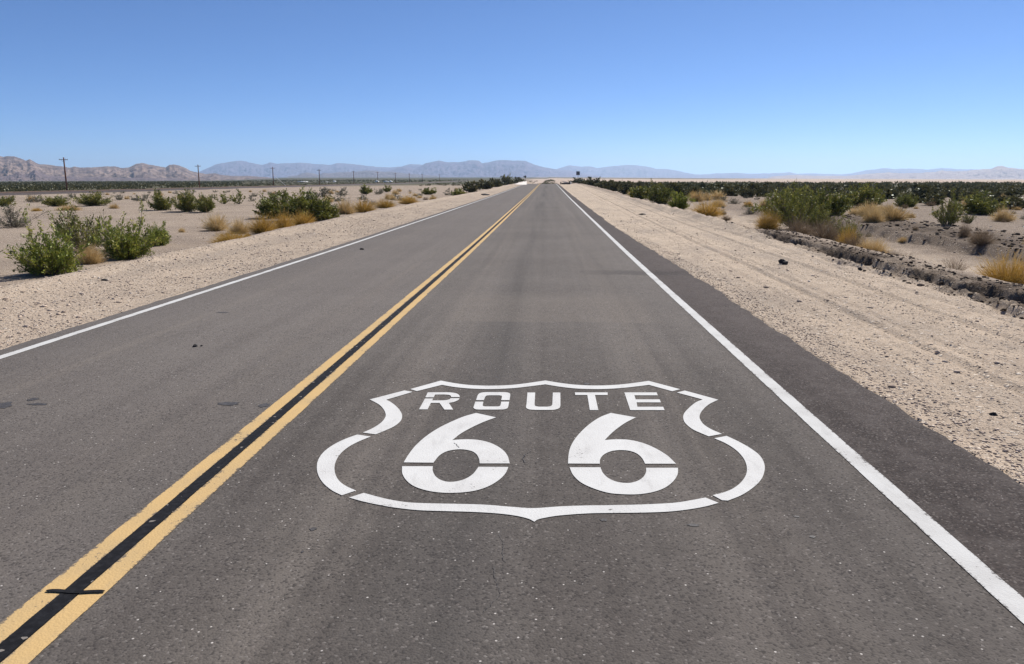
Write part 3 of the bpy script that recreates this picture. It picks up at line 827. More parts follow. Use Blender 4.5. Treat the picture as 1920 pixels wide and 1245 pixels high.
def creosote_proto(seed, stems, twigs, leaves, L, W, open_=1.0, tuft=.0):
    """unit bush: about 1 high, 1.2 wide. returns (leaf mesh arrays, stem arrays)"""
    rng = np.random.default_rng(seed)
    polys = []; LC = []; LD = []; LT = []
    lobes = rng.uniform(0, 6.283, 3)
    for s in range(stems):
        az = rng.uniform(0, 6.283); lean = math.radians(4 + 70 * rng.random() ** .8) * open_
        ln = rng.uniform(.55, 1.06) * (1 - .16 * (lean / 1.0) ** 2) * (.86 + .16 * math.cos(2 * (az - lobes[0])) + .08 * math.cos(3 * (az - lobes[1])))
        b = np.array([math.cos(az), math.sin(az), 0]) * rng.uniform(.0, .10)
        d = np.array([math.sin(lean) * math.cos(az), math.sin(lean) * math.sin(az), math.cos(lean)])
        side = rng.standard_normal(3) * .10; pts = []
        for i in range(6):
            t = i / 5
            pts.append(b + d * ln * t + side * t * t * ln + np.array([0, 0, .10 * t * t * ln * math.sin(lean)]))
        polys.append((pts, .010, .003))
        ends = [(pts[4], pts[5])]
        for k in range(twigs):
            t = rng.uniform(.12, .97); j = min(int(t * 5), 4); o = pts[j] + (pts[j + 1] - pts[j]) * (t * 5 - j)
            td = d * .8 + rng.standard_normal(3) * .42 + np.array([0, 0, .35]); td /= np.linalg.norm(td)
            tl = rng.uniform(.12, .30) * (1.15 - .4 * t)
            e = o + td * tl; polys.append(([o, o + td * tl * .5 + rng.standard_normal(3) * .008, e], .004, .0018)); ends.append((o, e))
        for (o, e) in ends:
            n = max(2, int(leaves * rng.uniform(.4, 1.5)))
            t = rng.random(n) ** .75; c = o + (e - o) * t[:, None] * 1.08 + rng.standard_normal((n, 3)) * (.020 + tuft)
            dd = (e - o) / (np.linalg.norm(e - o) + 1e-9) + rng.standard_normal((n, 3)) * .5
            LC.append(c); LD.append(dd); base = rng.uniform(.15, .95); LT.append(np.clip(base + rng.normal(0, .17, n), 0, 1))
    c = np.concatenate(LC); d = np.concatenate(LD); t = np.concatenate(LT)
    c[:, 2] = np.maximum(c[:, 2], .02)
    n = len(c)
    v, f = leaf_quads(c, d, L * rng.uniform(.6, 1.3, n), W * rng.uniform(.6, 1.3, n), rng)
    sv, sf = tubes3(polys, .01, .003)
    return (v, f, np.repeat(t, 4)), (sv, sf)


def dry_proto(seed, blades, width, maxlean=75, curl=.35, rag=.25):
    rng = np.random.default_rng(seed); V = []; Fq = []; T = []
    lob = rng.uniform(0, 6.283, 2)
    for i in range(blades):
        az = rng.uniform(0, 6.283); lean = math.radians(maxlean) * rng.random() ** .7
        ln = rng.uniform(1 - rag * 1.6, 1.0) * (1 - .12 * math.cos(2 * (az - lob[0])) * math.sin(lean)) * (1 - .18 * math.sin(lean))
        b = np.array([math.cos(az), math.sin(az), 0]) * .16 * rng.random() ** .5
        d = np.array([math.sin(lean) * math.cos(az), math.sin(lean) * math.sin(az), math.cos(lean)])
        n0 = rng.standard_normal(3); s = np.cross(d, n0); s /= np.linalg.norm(s) + 1e-9
        bend = rng.standard_normal(3) * curl * .4; base = len(V); t0 = np.clip(rng.normal(.5, .22), 0, 1)
        w = width * rng.uniform(.5, 1.4)
        for k in range(4):
            t = k / 3; p = b + d * ln * t + bend * t * t * ln; p[2] = max(p[2], .01)
            ww = w * (1 - .75 * t)
            V += [p - s * ww, p + s * ww]; T += [np.clip(t0 - .25 + .35 * t, 0, 1)] * 2
        for k in range(3): Fq.append((base + 2 * k, base + 2 * k + 1, base + 2 * k + 3, base + 2 * k + 2))
        if rng.random() < .7:   # side sprigs
            for q in range(3):
                t = rng.uniform(.45, 1); o = b + d * ln * t + bend * t * t * ln; e = o + (d + rng.standard_normal(3) * .6) * .16
                base = len(V); V += [o - s * w * .5, o + s * w * .5, e + s * w * .2, e - s * w * .2]; T += [np.clip(t0 + .15, 0, 1)] * 4
                Fq.append((base, base + 1, base + 2, base + 3))
    return np.array(V), np.array(Fq), np.array(T)


PROTO = {}
def get_proto(kind, lod, idx):
    key = (kind, lod, idx)
    if key in PROTO: return PROTO[key]
    seed = (hash_kind[kind] * 100 + lod * 10 + idx)
    if kind in ('straw', 'ochre', 'brown', 'sticks'):
        bl = (1500, 700, 260)[lod]; w = (.006, .011, .024)[lod]
        if kind == 'sticks': bl, w = int(bl * .16), w * 1.0
        if kind == 'brown': bl = int(bl * .6)
        v, f, t = dry_proto(seed, bl, w, 80 if kind != 'sticks' else 65, .35, .25 if kind != 'sticks' else .4)
        mesh = build(kind + '_mesh', v, f, M['brown' if kind == 'sticks' else kind], attrs={'tint': t})
        me = mesh.data; bpy.data.objects.remove(mesh); PROTO[key] = (me, None)
    else:
        st, tw, lv, L, W, op, tuft = {
            'creosote': ((58, 8, 13, .058, .020, 1.0, .006), (56, 7, 12, .080, .034, 1.0, .014), (30, 5, 9, .15, .08, 1.0, .03)),
            'bright': ((62, 9, 14, .066, .023, 1.06, .005), (60, 7, 12, .085, .036, 1.06, .014), (30, 5, 9, .15, .08, 1.0, .03)),
            'sparse': ((30, 9, 12, .056, .020, .8, .003), (24, 6, 6, .07, .028, .85, .006), (16, 4, 5, .13, .06, .9, .01)),
            'grey': ((50, 7, 8, .042, .015, 1.1, .008), (40, 6, 6, .06, .022, 1.15, .012), (20, 4, 5, .13, .06, 1.1, .02)),
            'belt': ((60, 7, 11, .075, .030, 1.0, .012), (46, 6, 10, .10, .050, 1.0, .025), (26, 5, 8, .19, .11, 1.0, .05)),
        }[kind][lod]
        (v, f, t), (sv, sf) = creosote_proto(seed, st, tw, lv, L, W, op, tuft)
        mat = M[{'creosote': 'green', 'bright': 'bright', 'sparse': 'green', 'grey': 'grey', 'belt': 'olive'}[kind]]
        o1 = build('foliage', v, f, mat, attrs={'tint': t}); o2 = build('stems', sv, sf, M['stem'])
        PROTO[key] = (o1.data, o2.data); bpy.data.objects.remove(o1); bpy.data.objects.remove(o2)
    return PROTO[key]


hash_kind = {'creosote': 1, 'bright': 2, 'sparse': 3, 'grey': 4, 'belt': 5, 'straw': 6, 'ochre': 7, 'brown': 8, 'sticks': 9}
KN = {'creosote': ('creosote_bush', 'creosote bush', 'creosote bushes in the desert'), 'bright': ('creosote_bush', 'creosote bush', 'creosote bushes in the desert'),
      'sparse': ('creosote_bush', 'creosote bush', 'creosote bushes in the desert'), 'belt': ('creosote_bush', 'creosote bush', 'creosote bushes in the desert'),
      'grey': ('grey_shrub', 'shrub', 'grey shrubs in the desert'), 'straw': ('dry_shrub', 'dry shrub', 'dry shrubs in the desert'),
      'ochre': ('dry_shrub', 'dry shrub', 'dry shrubs in the desert'), 'brown': ('dry_shrub', 'dry shrub', 'dry shrubs in the desert'), 'sticks': ('dry_shrub', 'dry shrub', 'dry shrubs in the desert')}
PLANTS = []


def plant(x, y, z, w, h, kind, label, dist, group=None):
    lod = 0 if dist < 34 else (1 if dist < 75 else 2)
    idx = random.randrange(4 if lod else 3)
    a, b = get_proto(kind, lod, idx)
    name, cat, grp = KN[kind]
    rz = random.uniform(0, 6.283)
    wn = {'creosote': 1.45, 'bright': 1.55, 'sparse': 1.25, 'grey': 1.6, 'belt': 1.5, 'straw': 1.9, 'ochre': 1.9, 'brown': 1.9, 'sticks': 1.7}[kind]
    sc = (w / wn, w / wn, h / .95)
    if b is None or dist > 120:
        o = bpy.data.objects.new(name, a); COL.objects.link(o)
    else:
        o = bpy.data.objects.new(name, None); COL.objects.link(o); o.empty_display_size = .2
        fo = bpy.data.objects.new('foliage', a); COL.objects.link(fo); fo.parent = o
        so = bpy.data.objects.new('stems', b); COL.objects.link(so); so.parent = o
    o.location = (x, y, z - .02); o.rotation_euler = (0, 0, rz); o.scale = sc
    tag(o, label, cat, group or grp)
    PLANTS.append((x, y, w))
    return o


# pixel x, pixel y of the base, width and height in pixels, kind, label
BUSH = [
    (97, 515, 135, 92, 'bright', 'large green creosote bush nearest the left frame edge, behind the gravel lip'),
    (158, 470, 118, 86, 'sparse', 'tall open creosote bush with bare stems behind the two nearest left bushes'),
    (240, 484, 118, 80, 'bright', 'dense green creosote bush right of the straw tuft on the left bank'),
    (296, 460, 56, 42, 'bright', 'small yellow green creosote bush at the right end of the near left clump'),
    (170, 494, 54, 36, 'straw', 'pale straw tuft between the two nearest left creosote bushes'),
    (28, 426, 92, 50, 'grey', 'grey half bare shrub on the sand at the left frame edge'),
    (6, 388, 44, 23, 'creosote', 'dark green bush cut by the left frame edge behind the grey shrub'),
    (66, 379, 36, 16, 'grey', 'small grey shrub left of the tallest utility pole'),
    (105, 388, 52, 22, 'creosote', 'low dark green bush right below the tallest utility pole'),
    (175, 387, 66, 25, 'creosote', 'wide low green bush right of the tallest utility pole'),
    (224, 376, 16, 10, 'grey', 'tiny grey shrub between two low green bushes on the left flat'),
    (262, 377, 42, 14, 'grey', 'flat grey green shrub by itself left of the dark bush trio'),
    (304, 395, 46, 40, 'creosote', 'leftmost bush of the dark trio under the second utility pole'),
    (351, 397, 50, 39, 'creosote', 'middle bush of the dark trio under the second utility pole'),
    (386, 398, 40, 37, 'creosote', 'rightmost bush of the dark trio under the second utility pole'),
    (420, 382, 32, 24, 'sparse', 'left one of two thin bushes right of the dark trio'),
    (449, 382, 32, 26, 'sparse', 'right one of two thin bushes right of the dark trio'),
    (405, 431, 50, 30, 'straw', 'greyish round dry shrub with dark base on the left sand'),
    (450, 438, 42, 27, 'straw', 'pale straw shrub just right of the round greyish dry shrub'),
    (434, 456, 76, 26, 'ochre', 'yellow dry grass along the left gravel lip before the big bush'),
    (341, 435, 14, 10, 'straw', 'tiny straw tuft alone on the left sand'),
    (69, 397, 20, 7, 'ochre', 'flat yellowish tuft on the sand beside the grey shrub at left'),
    (130, 396, 50, 10, 'straw', 'flat straw strip behind the tall open creosote bush'),
    (214, 391, 18, 10, 'straw', 'small straw tuft above the dense left creosote bush'),
    (522, 408, 92, 52, 'creosote', 'left third of the big dark creosote thicket left of the road'),
    (572, 414, 104, 64, 'creosote', 'tallest middle bush of the big dark creosote thicket left of the road'),
    (612, 412, 54, 40, 'creosote', 'low right end bush of the big dark thicket left of the road'),
    (493, 438, 54, 36, 'ochre', 'greenish yellow dry shrub in front of the big dark thicket'),
    (532, 433, 48, 36, 'ochre', 'round tan dry shrub in front of the middle of the big thicket'),
    (568, 424, 50, 28, 'ochre', 'orange dry shrub under the right side of the big thicket'),
    (464, 446, 16, 11, 'ochre', 'tiny orange tuft on the left gravel lip'),
    (604, 370, 54, 20, 'grey', 'grey green shrub behind the big dark thicket'),
    (641, 367, 32, 16, 'grey', 'grey shrub right behind the big dark thicket'),
    (632, 377, 42, 12, 'grey', 'dark low shrub between thicket and ochre row'),
    (648, 401, 40, 27, 'straw', 'greyish yellow dry shrub at the start of the ochre row'),
    (682, 398, 46, 24, 'ochre', 'orange dry shrub second in the ochre row on the left bank'),
    (722, 390, 42, 18, 'ochre', 'ochre shrub third in the row on the left bank'),
    (766, 383, 42, 16, 'ochre', 'olive ochre shrub last in the row on the left bank'),
    (687, 364, 28, 17, 'creosote', 'round green bush on the flat under the fifth utility pole'),
    (680, 374, 30, 11, 'grey', 'dark low shrub in front of the round green bush'),
    (710, 365, 20, 13, 'grey', 'grey shrub right of the round green bush'),
    (726, 360, 16, 12, 'creosote', 'small green bush beside the grey shrub on the left flat'),
    (731, 373, 26, 11, 'straw', 'straw shrub above the ochre row'),
    (700, 384, 24, 10, 'grey', 'grey tuft just behind the ochre row'),
    (748, 376, 24, 13, 'grey', 'grey green shrub behind the last ochre shrub'),
    (806, 365, 32, 13, 'creosote', 'green bush alone on the flat left of the dark roadside row'),
    (779, 367, 14, 6, 'straw', 'small tan tuft left of the lone green bush'),
    (812, 378, 18, 12, 'ochre', 'small ochre shrub on the left bank near the roadside row'),
    (798, 374, 14, 6, 'brown', 'small brown shrub beside the ochre shrub on the left bank'),
    (843, 366, 28, 14, 'grey', 'grey green bush at the near end of the dark left roadside row'),
    (860, 368, 32, 14, 'creosote', 'first green bush of the dark row along the left road edge'),
    (884, 361, 34, 17, 'belt', 'second bush of the dark row along the left road edge'),
    (907, 355, 38, 17, 'belt', 'third bush of the dark row along the left road edge'),
    (928, 351, 34, 15, 'belt', 'fourth bush of the dark row along the left road edge'),
    (948, 347, 34, 15, 'belt', 'fifth bush of the dark row along the left road edge'),
    (950, 345, 14, 19, 'creosote', 'tall pointed bush rising above the dark left row'),
    (970, 345, 24, 10, 'belt', 'last low bush of the dark left row beside the pale dirt'),
    # right of the road
    (1082, 343, 24, 9, 'belt', 'farthest dark bush of the right roadside row below the sign'),
    (1096, 347, 26, 13, 'belt', 'second farthest bush of the right roadside row'),
    (1113, 350, 30, 16, 'belt', 'dark bush right of the sign in the right roadside row'),
    (1133, 354, 32, 16, 'belt', 'fourth bush of the right roadside row counted from the crest'),
    (1154, 358, 34, 18, 'belt', 'fifth bush of the right roadside row counted from the crest'),
    (1176, 364, 34, 20, 'belt', 'dark bush above the small eroded gully in the right shoulder'),
    (1201, 373, 44, 28, 'creosote', 'dense dark bush in the middle of the right roadside row'),
    (1238, 382, 54, 36, 'creosote', 'wide bush before the last of the right roadside row'),
    (1275, 394, 46, 32, 'bright', 'bright green bush nearest of the right roadside row'),
    (1186, 367, 22, 9, 'straw', 'small orange tuft on the eroded lip of the right shoulder'),
    (1262, 364, 64, 19, 'belt', 'wide dark bush behind the bright green roadside bush'),
    (1326, 404, 64, 28, 'ochre', 'long ochre shrub beside the bright green roadside bush'),
    (1306, 378, 32, 20, 'straw', 'straw shrub behind the long ochre shrub'),
    (1346, 374, 34, 18, 'straw', 'second straw shrub behind the long ochre shrub'),
    (1362, 409, 22, 11, 'brown', 'small brown shrub at the end of the long ochre shrub'),
    (1378, 382, 34, 13, 'grey', 'low grey shrub on the right flat'),
    (1403, 387, 20, 11, 'ochre', 'small ochre tuft beside the low grey shrub'),
    (1398, 372, 14, 8, 'grey', 'tiny grey green shrub on the right flat'),
    (1352, 359, 54, 17, 'belt', 'dark bush at the front of the belt left of the big right cluster'),
    (1411, 361, 50, 18, 'belt', 'dark bush at the front of the belt behind the tiny grey shrub'),
    (1440, 426, 48, 36, 'ochre', 'round golden dry shrub at the left of the big right cluster'),
    (1497, 394, 92, 48, 'creosote', 'tall leaning creosote bush at the back of the big right cluster'),
    (1492, 424, 96, 78, 'sparse', 'open creosote bush in the middle of the big right cluster'),
    (1534, 428, 64, 46, 'creosote', 'green creosote bush at the centre right of the big right cluster'),
    (1582, 444, 66, 44, 'creosote', 'low green bush at the right of the big right cluster'),
    (1546, 448, 74, 44, 'brown', 'tangled brown shrub in front of the big right cluster'),
    (1606, 464, 58, 40, 'brown', 'brown feathery shrub at the right end of the big right cluster'),
    (1590, 458, 40, 44, 'ochre', 'yellow dry shrub between low green bush and brown feathery shrub'),
    (1500, 442, 70, 40, 'brown', 'dark brown dry shrub behind the bright lip of the right shoulder'),
    (1466, 410, 84, 58, 'creosote', 'dark full creosote bush behind the round golden shrub of the right cluster'),
    (1545, 416, 92, 56, 'creosote', 'broad creosote bush in the back right of the big right cluster'),
    (1636, 470, 60, 34, 'straw', 'straw shrub trailing right from the brown feathery shrub'),
    (1672, 486, 46, 24, 'brown', 'low brown shrub trailing over the dark bank toward the camera'),
    (1617, 391, 90, 42, 'creosote', 'vase shaped creosote bush standing alone right of the big cluster'),
    (1699, 389, 46, 28, 'creosote', 'small creosote bush right of the vase shaped one'),
    (1740, 380, 60, 26, 'belt', 'dark bush behind the tall airy creosote bush'),
    (1774, 438, 68, 60, 'sparse', 'tall airy creosote bush on the dark bank at right'),
    (1815, 432, 26, 22, 'sparse', 'small offshoot bush right of the tall airy creosote bush'),
    (1842, 402, 88, 46, 'creosote', 'broad creosote bush behind the tall airy one near the right edge'),
    (1636, 430, 42, 30, 'straw', 'pale straw shrub alone below the vase shaped creosote bush'),
    (1690, 482, 56, 22, 'sticks', 'sparse brown twigs in front of the sandy wash'),
    (1806, 462, 26, 30, 'brown', 'small upright brown green shrub beside the sandy wash'),
    (1838, 474, 52, 32, 'brown', 'tan feathery shrub left above the golden bush'),
    (1790, 506, 60, 34, 'sticks', 'bare reddish twigs left of the golden bush'),
    (1890, 532, 116, 62, 'ochre', 'large golden bush at the right frame edge behind the dark bank'),
    (1895, 372, 50, 18, 'belt', 'dark bush near the right frame edge in the scrub belt'),
    (1660, 372, 50, 20, 'belt', 'dark bush between vase shaped bush and small creosote bush'),
]
for (px, py, w, h, kind, label) in BUSH:
    q = hit(px, py, lambda x, y: desert(x, y))
    zc = float(np.dot(q - CAM, FW))
    z = float(terrain(q[0], q[1]))
    s = zc / F
    plant(q[0], q[1], min(z, q[2] + .25), w * s * 1.13, h * s * 1.06, kind, label, zc)

# scattered bushes of the right scrub belt and the left flat
def free(x, y, r):
    return all((x - a) ** 2 + (y - b) ** 2 > (r + .45 * c) ** 2 for a, b, c in PLANTS)


cnt = 0; tries = 0
while cnt < 150 and tries < 5000:
    tries += 1
    y = 62 + 150 * random.random() ** .8; x = 11 + (.66 * y + 8) * random.random()
    if y < 85 and random.random() < .5: continue
    w = random.uniform(1.8, 3.4)
    if not free(x, y, w * .30): continue
    plant(x, y, float(terrain(x, y)), w, random.uniform(.85, 1.4), 'belt', 'dark creosote bush in the dense scrub belt right of the road', math.hypot(x, y), 'creosote bushes of the right scrub belt')
    cnt += 1
cnt = 0; tries = 0
while cnt < 75 and tries < 3000:
    tries += 1
    y = random.uniform(60, 150); x = -random.uniform(14, 84)
    if x / y < -.72: continue
    w = random.uniform(.5, 1.5)
    if not free(x, y, w * .6 + 1): continue
    plant(x, y, float(terrain(x, y)), w, w * random.uniform(.4, .6), random.choice(('grey', 'straw', 'grey')), 'tiny low shrub dotted on the bare sand between road and railway', math.hypot(x, y), 'tiny shrubs on the left sand')
    cnt += 1
cnt = 0; tries = 0
while cnt < 70 and tries < 3000:
    tries += 1
    y = random.uniform(20, 75); x = random.uniform(11, 14 + .6 * y)
    w = random.uniform(.25, .7)
    if not free(x, y, w * .6 + .5): continue
    plant(x, y, float(terrain(x, y)), w, w * random.uniform(.4, .6), random.choice(('grey', 'straw', 'brown')), 'tiny dry tuft on the stony flat right of the road', math.hypot(x, y), 'tiny tufts on the right flat')
    cnt += 1
cnt = 0; tries = 0
while cnt < 70 and tries < 3000:
    tries += 1
    y = random.uniform(30, 95); x = random.uniform(9.5, 12 + .62 * y)
    w = random.uniform(.6, 1.5)
    if not free(x, y, w * .5): continue
    plant(x, y, float(terrain(x, y)), w, w * random.uniform(.4, .6), random.choice(('straw', 'straw', 'ochre', 'grey', 'brown')), 'low dry shrub scattered among the green bushes right of the road', math.hypot(x, y), 'low dry shrubs on the right flat')
    cnt += 1


def scrub(name, spots, mat, label, cat, nq=46, seed=5):
    rng = np.random.default_rng(seed); C = []; Dv = []; Ls = []; T = []
    for (x, y, z, w, h, lod) in spots:
        n = max(10, int(nq / lod))
        u = rng.standard_normal((n, 3)); u /= np.linalg.norm(u, axis=1, keepdims=True); u[:, 2] = np.abs(u[:, 2])
        r = rng.random(n) ** .4
        c = u * r[:, None] * np.array([w * .5, w * .5, h]); c[:, 0] *= (.5 + .5 * np.clip(c[:, 2] / h * 2, .3, 1)); c[:, 1] *= (.5 + .5 * np.clip(c[:, 2] / h * 2, .3, 1))
        C.append(c + np.array([x, y, z])); d = u + np.array([0, 0, .5]) + rng.standard_normal((n, 3)) * .5; Dv.append(d)
        Ls.append(np.full(n, .20 * (w / 2.2) * math.sqrt(lod))); T.append(np.clip(rng.normal(rng.uniform(.3, .65), .18, n), 0, 1))
    C = np.concatenate(C); Dv = np.concatenate(Dv); Ls = np.concatenate(Ls); T = np.concatenate(T)
    v, f = leaf_quads(C, Dv, Ls * 1.5, Ls * .85, rng)
    return stuff(build(name, v, f, mat, attrs={'tint': np.repeat(T, 4)}), label, cat)


sp = []
for _ in range(1700):
    y = 90 + 290 * random.random() ** .75; x = 12 + (.70 * y + 10) * random.random()
    sp.append((x, y, float(terrain(x, y)) - .05, random.uniform(2.0, 3.6), random.uniform(.65, 1.05), 1 + y / 160))
scrub('scrub_belt', sp, M['olive'], 'far dense dark green scrub belt right of the road', 'scrub', 46, 7)
sp = []
for _ in range(6000):
    y = 150 + 950 * random.random() ** 1.15; x = -(111 + .72 * y * random.random() ** .9) + random.uniform(0, 10)
    if x / y < -.8: continue
    low = .22 if 455 < VX + F * x / y < 745 and 220 < y < 760 else 1.0
    sp.append((x, y, float(terrain(x, y)) - .05, random.uniform(1.8, 3.4), random.uniform(.8, 1.5) * low, 1 + y / 200))
scrub('scrub_flat', sp, M['olive'], 'far greyish green scrub covering the plain beyond the railway', 'scrub', 40, 8)
sp = []
for _ in range(260):
    y = 260 + 500 * random.random(); x = -(8 + .14 * y * random.random()) if random.random() < .6 else random.uniform(-3, 4)
    if y < 215 and x > -7: continue
    sp.append((x, y, float(terrain(x, y)) - .05, random.uniform(1.5, 3.0), random.uniform(.5, .85), 2.2))
scrub('scrub_beyond_crest', sp, M['olive'], 'sparse far scrub beyond the crest of the road', 'scrub', 40, 9)

# ------------------------------------------------------------------ railway
yy = np.array(spaced(20, 900, lambda y: 3 if y < 300 else 8)); bx = -92.0
v = []
for y in yy:
    z = float(terrain(bx, y)) + .02
    for dx, dz in ((-2.4, -.1), (-1.45, .36), (1.45, .36), (2.4, -.1)): v.append((bx + dx, y, z + dz))
rail = empty('railway_track', (0, 0, 0)); rail['kind'] = 'structure'; rail['label'] = 'dark railway embankment crossing the left plain'
build('ballast', v, grid_faces(len(yy), 4)[:, ::-1], M['ballast'], rail)
for dx in (-.72, .72):
    v = []
    for y in yy:
        z = float(terrain(bx, y)) + .38
        for a, b in ((-.04, 0), (-.04, .17), (.04, .17), (.04, 0)): v.append((bx + dx + a, y, z + b))
    build('rail', v, grid_faces(len(yy), 4), M['rail'], rail)
# pale dirt turnout past the crest
v = []
ty = np.arange(168, 330, 4.)
for y in ty:
    tx = -4.6 - (y - 172) * .027; hw = 1.1 + .4 * math.sin(y * .2)
    for dx in (-1.6 - hw, -1.0, -.4 + hw * .3):
        v.append((tx + dx, y, float(terrain(tx + dx, y)) + .05))
structure(build('dirt_track', v, grid_faces(len(ty), 3), M['whitedirt']), 'white dirt track leaving the road at the crest')

# ------------------------------------------------------------------ utility poles
def upole(x, y, h, label, guy=False):
    z = float(terrain(x, y)) - .05
    r = empty('utility_pole', (x, y, z))
    tag(r, label, 'utility pole', 'utility poles along the railway')
    MB().tube([(0, 0, 0), (0, 0, h * .5), (.02, 0, h)], [.17, .14, .115], 10).build('pole', M['wood'], r)
    c = MB().box(-.85, .85, -.17, -.08, h - .50, h - .40).build('crossarm', M['wood'], r)
    for dx in (-.78, -.42, .42, .78):
        MB().tube([(dx, -.115, h - .40), (dx, -.115, h - .31), (dx, -.115, h - .24)], [.035, .05, .02], 8).build('insulator', M['porcelain'], c)
    b = MB()
    for s in (-1, 1): b.tube([(s * .5, -.07, h - .48), (0, -.12, h - .95)], [.015, .015], 5)
    b.build('brace', M['metal'], r)
    if guy: MB().tube([(.1, 0, h * .62), (4.0, 1.0, .5)], [.05, .05], 5).build('guy_wire', M['canvas'], r)
    return r


POLES = [(117, 149, 6.85), (373.5, 222, 6.9), (515, 268, 6.9), (602.5, 326, 6.9), (667, 385, 6.9), (712, 440, 6.9), (745, 496, 6.9), (771, 548, 6.9), (795, 600, 6.9), (827, 695, 6.9)]
ORD = ['tallest and leftmost utility pole standing against the brown hills', 'second utility pole from the left, above the dark bush trio', 'third utility pole from the left, braced by a pale guy wire',
       'fourth utility pole from the left, beside the white buildings', 'fifth utility pole from the left, above the round green bush', 'sixth utility pole from the left, just left of the white tents',
       'seventh utility pole from the left, faint and right of the white tents', 'eighth utility pole from the left, tiny against the blue mountains', 'ninth utility pole from the left, next to the last', 'rightmost and farthest utility pole, barely visible']
for (px, zc, h), lb in zip(POLES, ORD):
    x = (px - VX) / F * zc
    upole(x, zc, h, lb, guy='guy wire' in lb)

# ------------------------------------------------------------------ road sign, crest railing, far tree, buildings
x, y = (1082.5 - VX) / F * 200, 200.; z = float(terrain(x, y))
sg = empty('road_sign', (x, y, z)); tag(sg, 'square dark road sign on a post standing above the right roadside bushes', 'road sign')
top = CAMZ + (331 - 321.6) / F * 200 - z
MB().box(-.46, .46, -.015, .015, top - .94, top).build('panel', M['metal'], sg)
MB().tube([(0, .06, -.2), (0, .06, top - .05)], [.045, .04], 8).build('post', M['greywood'], sg)
bk = MB(); bk.box(-.35, .35, -.05, -.02, top - .3, top - .24); bk.box(-.35, .35, -.05, -.02, top - .8, top - .74); bk.build('bracket', M['metal'], sg)

x0, y0 = 3.05, 181.; z0 = float(zroad(y0))
gr = empty('guard_rail', (x0, y0, z0)); tag(gr, 'low dark timber guard rail with pale end post at the crest of the road', 'guard rail')
MB().box(0, 1.75, 0, .14, -.12, .28).box(0, 1.75, -.02, 0, .14, .26).build('beam', M['greywood'], gr)
for dx in (-.28, 1.72):
    MB().box(dx, dx + .24, -.1, .12, -.3, .52).build('post', M['dark'], gr)
MB().tube([(2.12, 0, -.3), (2.12, 0, .62)], [.09, .08], 8).build('end_post', M['canvas'], gr)
k2 = MB()
for j in range(10): k2.box(1.9 + .05 * j, 2.05 + .05 * j, 2 + j * 3, 2.15 + j * 3, -.6 - .05 * j, .3 - .04 * j)
k2.build('rail_posts', M['greywood'], gr)

tq = hit(985.5, 336.5, desert); D_ = 520.
x, y = (985.5 - VX) / F * D_, D_; z = CAMZ - 2.0 / F * D_ - .9
zt = float(terrain(x, y))
tr = empty('desert_tree', (x, y, zt)); tag(tr, 'lone dark round tree on the skyline left of the road end', 'tree')
hh = CAMZ + (331 - 329) / F * D_ - zt
MB().tube([(0, 0, 0), (.05, 0, hh * .5), (0, .05, hh * .8)], [.18, .13, .07], 7).build('trunk', M['stem'], tr)
rng = np.random.default_rng(4); u = rng.standard_normal((420, 3)); u /= np.linalg.norm(u, axis=1, keepdims=True)
c = u * (rng.random((420, 1)) ** .35) * np.array([.95, .95, .75]) * (1 + .25 * np.sin(u[:, :1] * 5)); c[:, 2] += hh - .8
v, f = leaf_quads(c, u + rng.standard_normal((420, 3)) * .5, .3, .2, rng)
build('crown', v, f, M['crown'], tr, attrs={'tint': np.repeat(rng.random(420), 4)})


def on_plain(px, zc):
    x = (px - VX) / F * zc
    return x, zc, float(terrain(x, zc))


def building(px0, px1, pyt, zc, label, wall, roof, depth=7., pitched=True, name='building', cat='building', group=None):
    xa, xb = (px0 - VX) / F * zc, (px1 - VX) / F * zc; xm = .5 * (xa + xb); w = (xb - xa) / 2
    z = float(terrain(xm, zc)) - .1; h = CAMZ + (331 - pyt) / F * zc - z
    b = empty(name, (xm, zc, z)); tag(b, label, cat, group)
    e = h * (.42 if pitched else .93)
    MB().box(-w, w, 0, depth, 0, e).build('wall', wall, b)
    if pitched:
        m = MB(); o = .3
        m.add([(-w - o, -o, e), (w + o, -o, e), (w + o, depth + o, e), (-w - o, depth + o, e), (-w - o, depth / 2, h), (w + o, depth / 2, h)], [(0, 1, 5, 4), (2, 3, 4, 5), (1, 2, 5), (3, 0, 4), (3, 2, 1, 0)])
        m.build('roof', roof, b)
    else:
        MB().box(-w - .2, w + .2, -.2, depth + .2, e, h).build('roof', roof, b)
    MB().box(-w * .1, w * .1, -.06, -.003, .0, min(2.1, e * .8)).build('door', M['dark'], b)
    for s in (-.6, .6):
        MB().box(w * (s - .1), w * (s + .1), -.05, -.003, e * .4, e * .75).build('window', M['dark'], b)
    return b


BG = 'pale buildings far beyond the railway'
building(560, 575, 339.8, 700, 'taller white building at the left of the far settlement', M['wallwhite'], M['roofwhite'], 9, True, group=BG)
building(575.6, 589, 342.6, 697, 'low white building adjoining the taller one of the far settlement', M['wallwhite'], M['roofwhite'], 8, True, group=BG)
building(594, 603.4, 341, 700, 'grey building just left of the fourth utility pole', M['wallgrey'], M['wallgrey'], 8, True, group=BG)
building(604.4, 618, 340.6, 700, 'white building just right of the fourth utility pole', M['wallwhite'], M['roofwhite'], 9, True, group=BG)
building(628, 631.5, 338.8, 715, 'tiny white shed right of the white buildings', M['wallwhite'], M['roofwhite'], 3, True, 'shed', 'shed', BG)
for px, lb in ((470, 'leftmost of three low white sheds in the scrub by the third pole'), (484.5, 'middle one of three low white sheds in the scrub by the third pole'), (503, 'rightmost of three low white sheds in the scrub by the third pole')):
    building(px - 3.2, px + 3.2, 342.6, 740, lb, M['wallwhite'], M['roofwhite'], 4, True, 'shed', 'shed', 'low white sheds in the scrub')


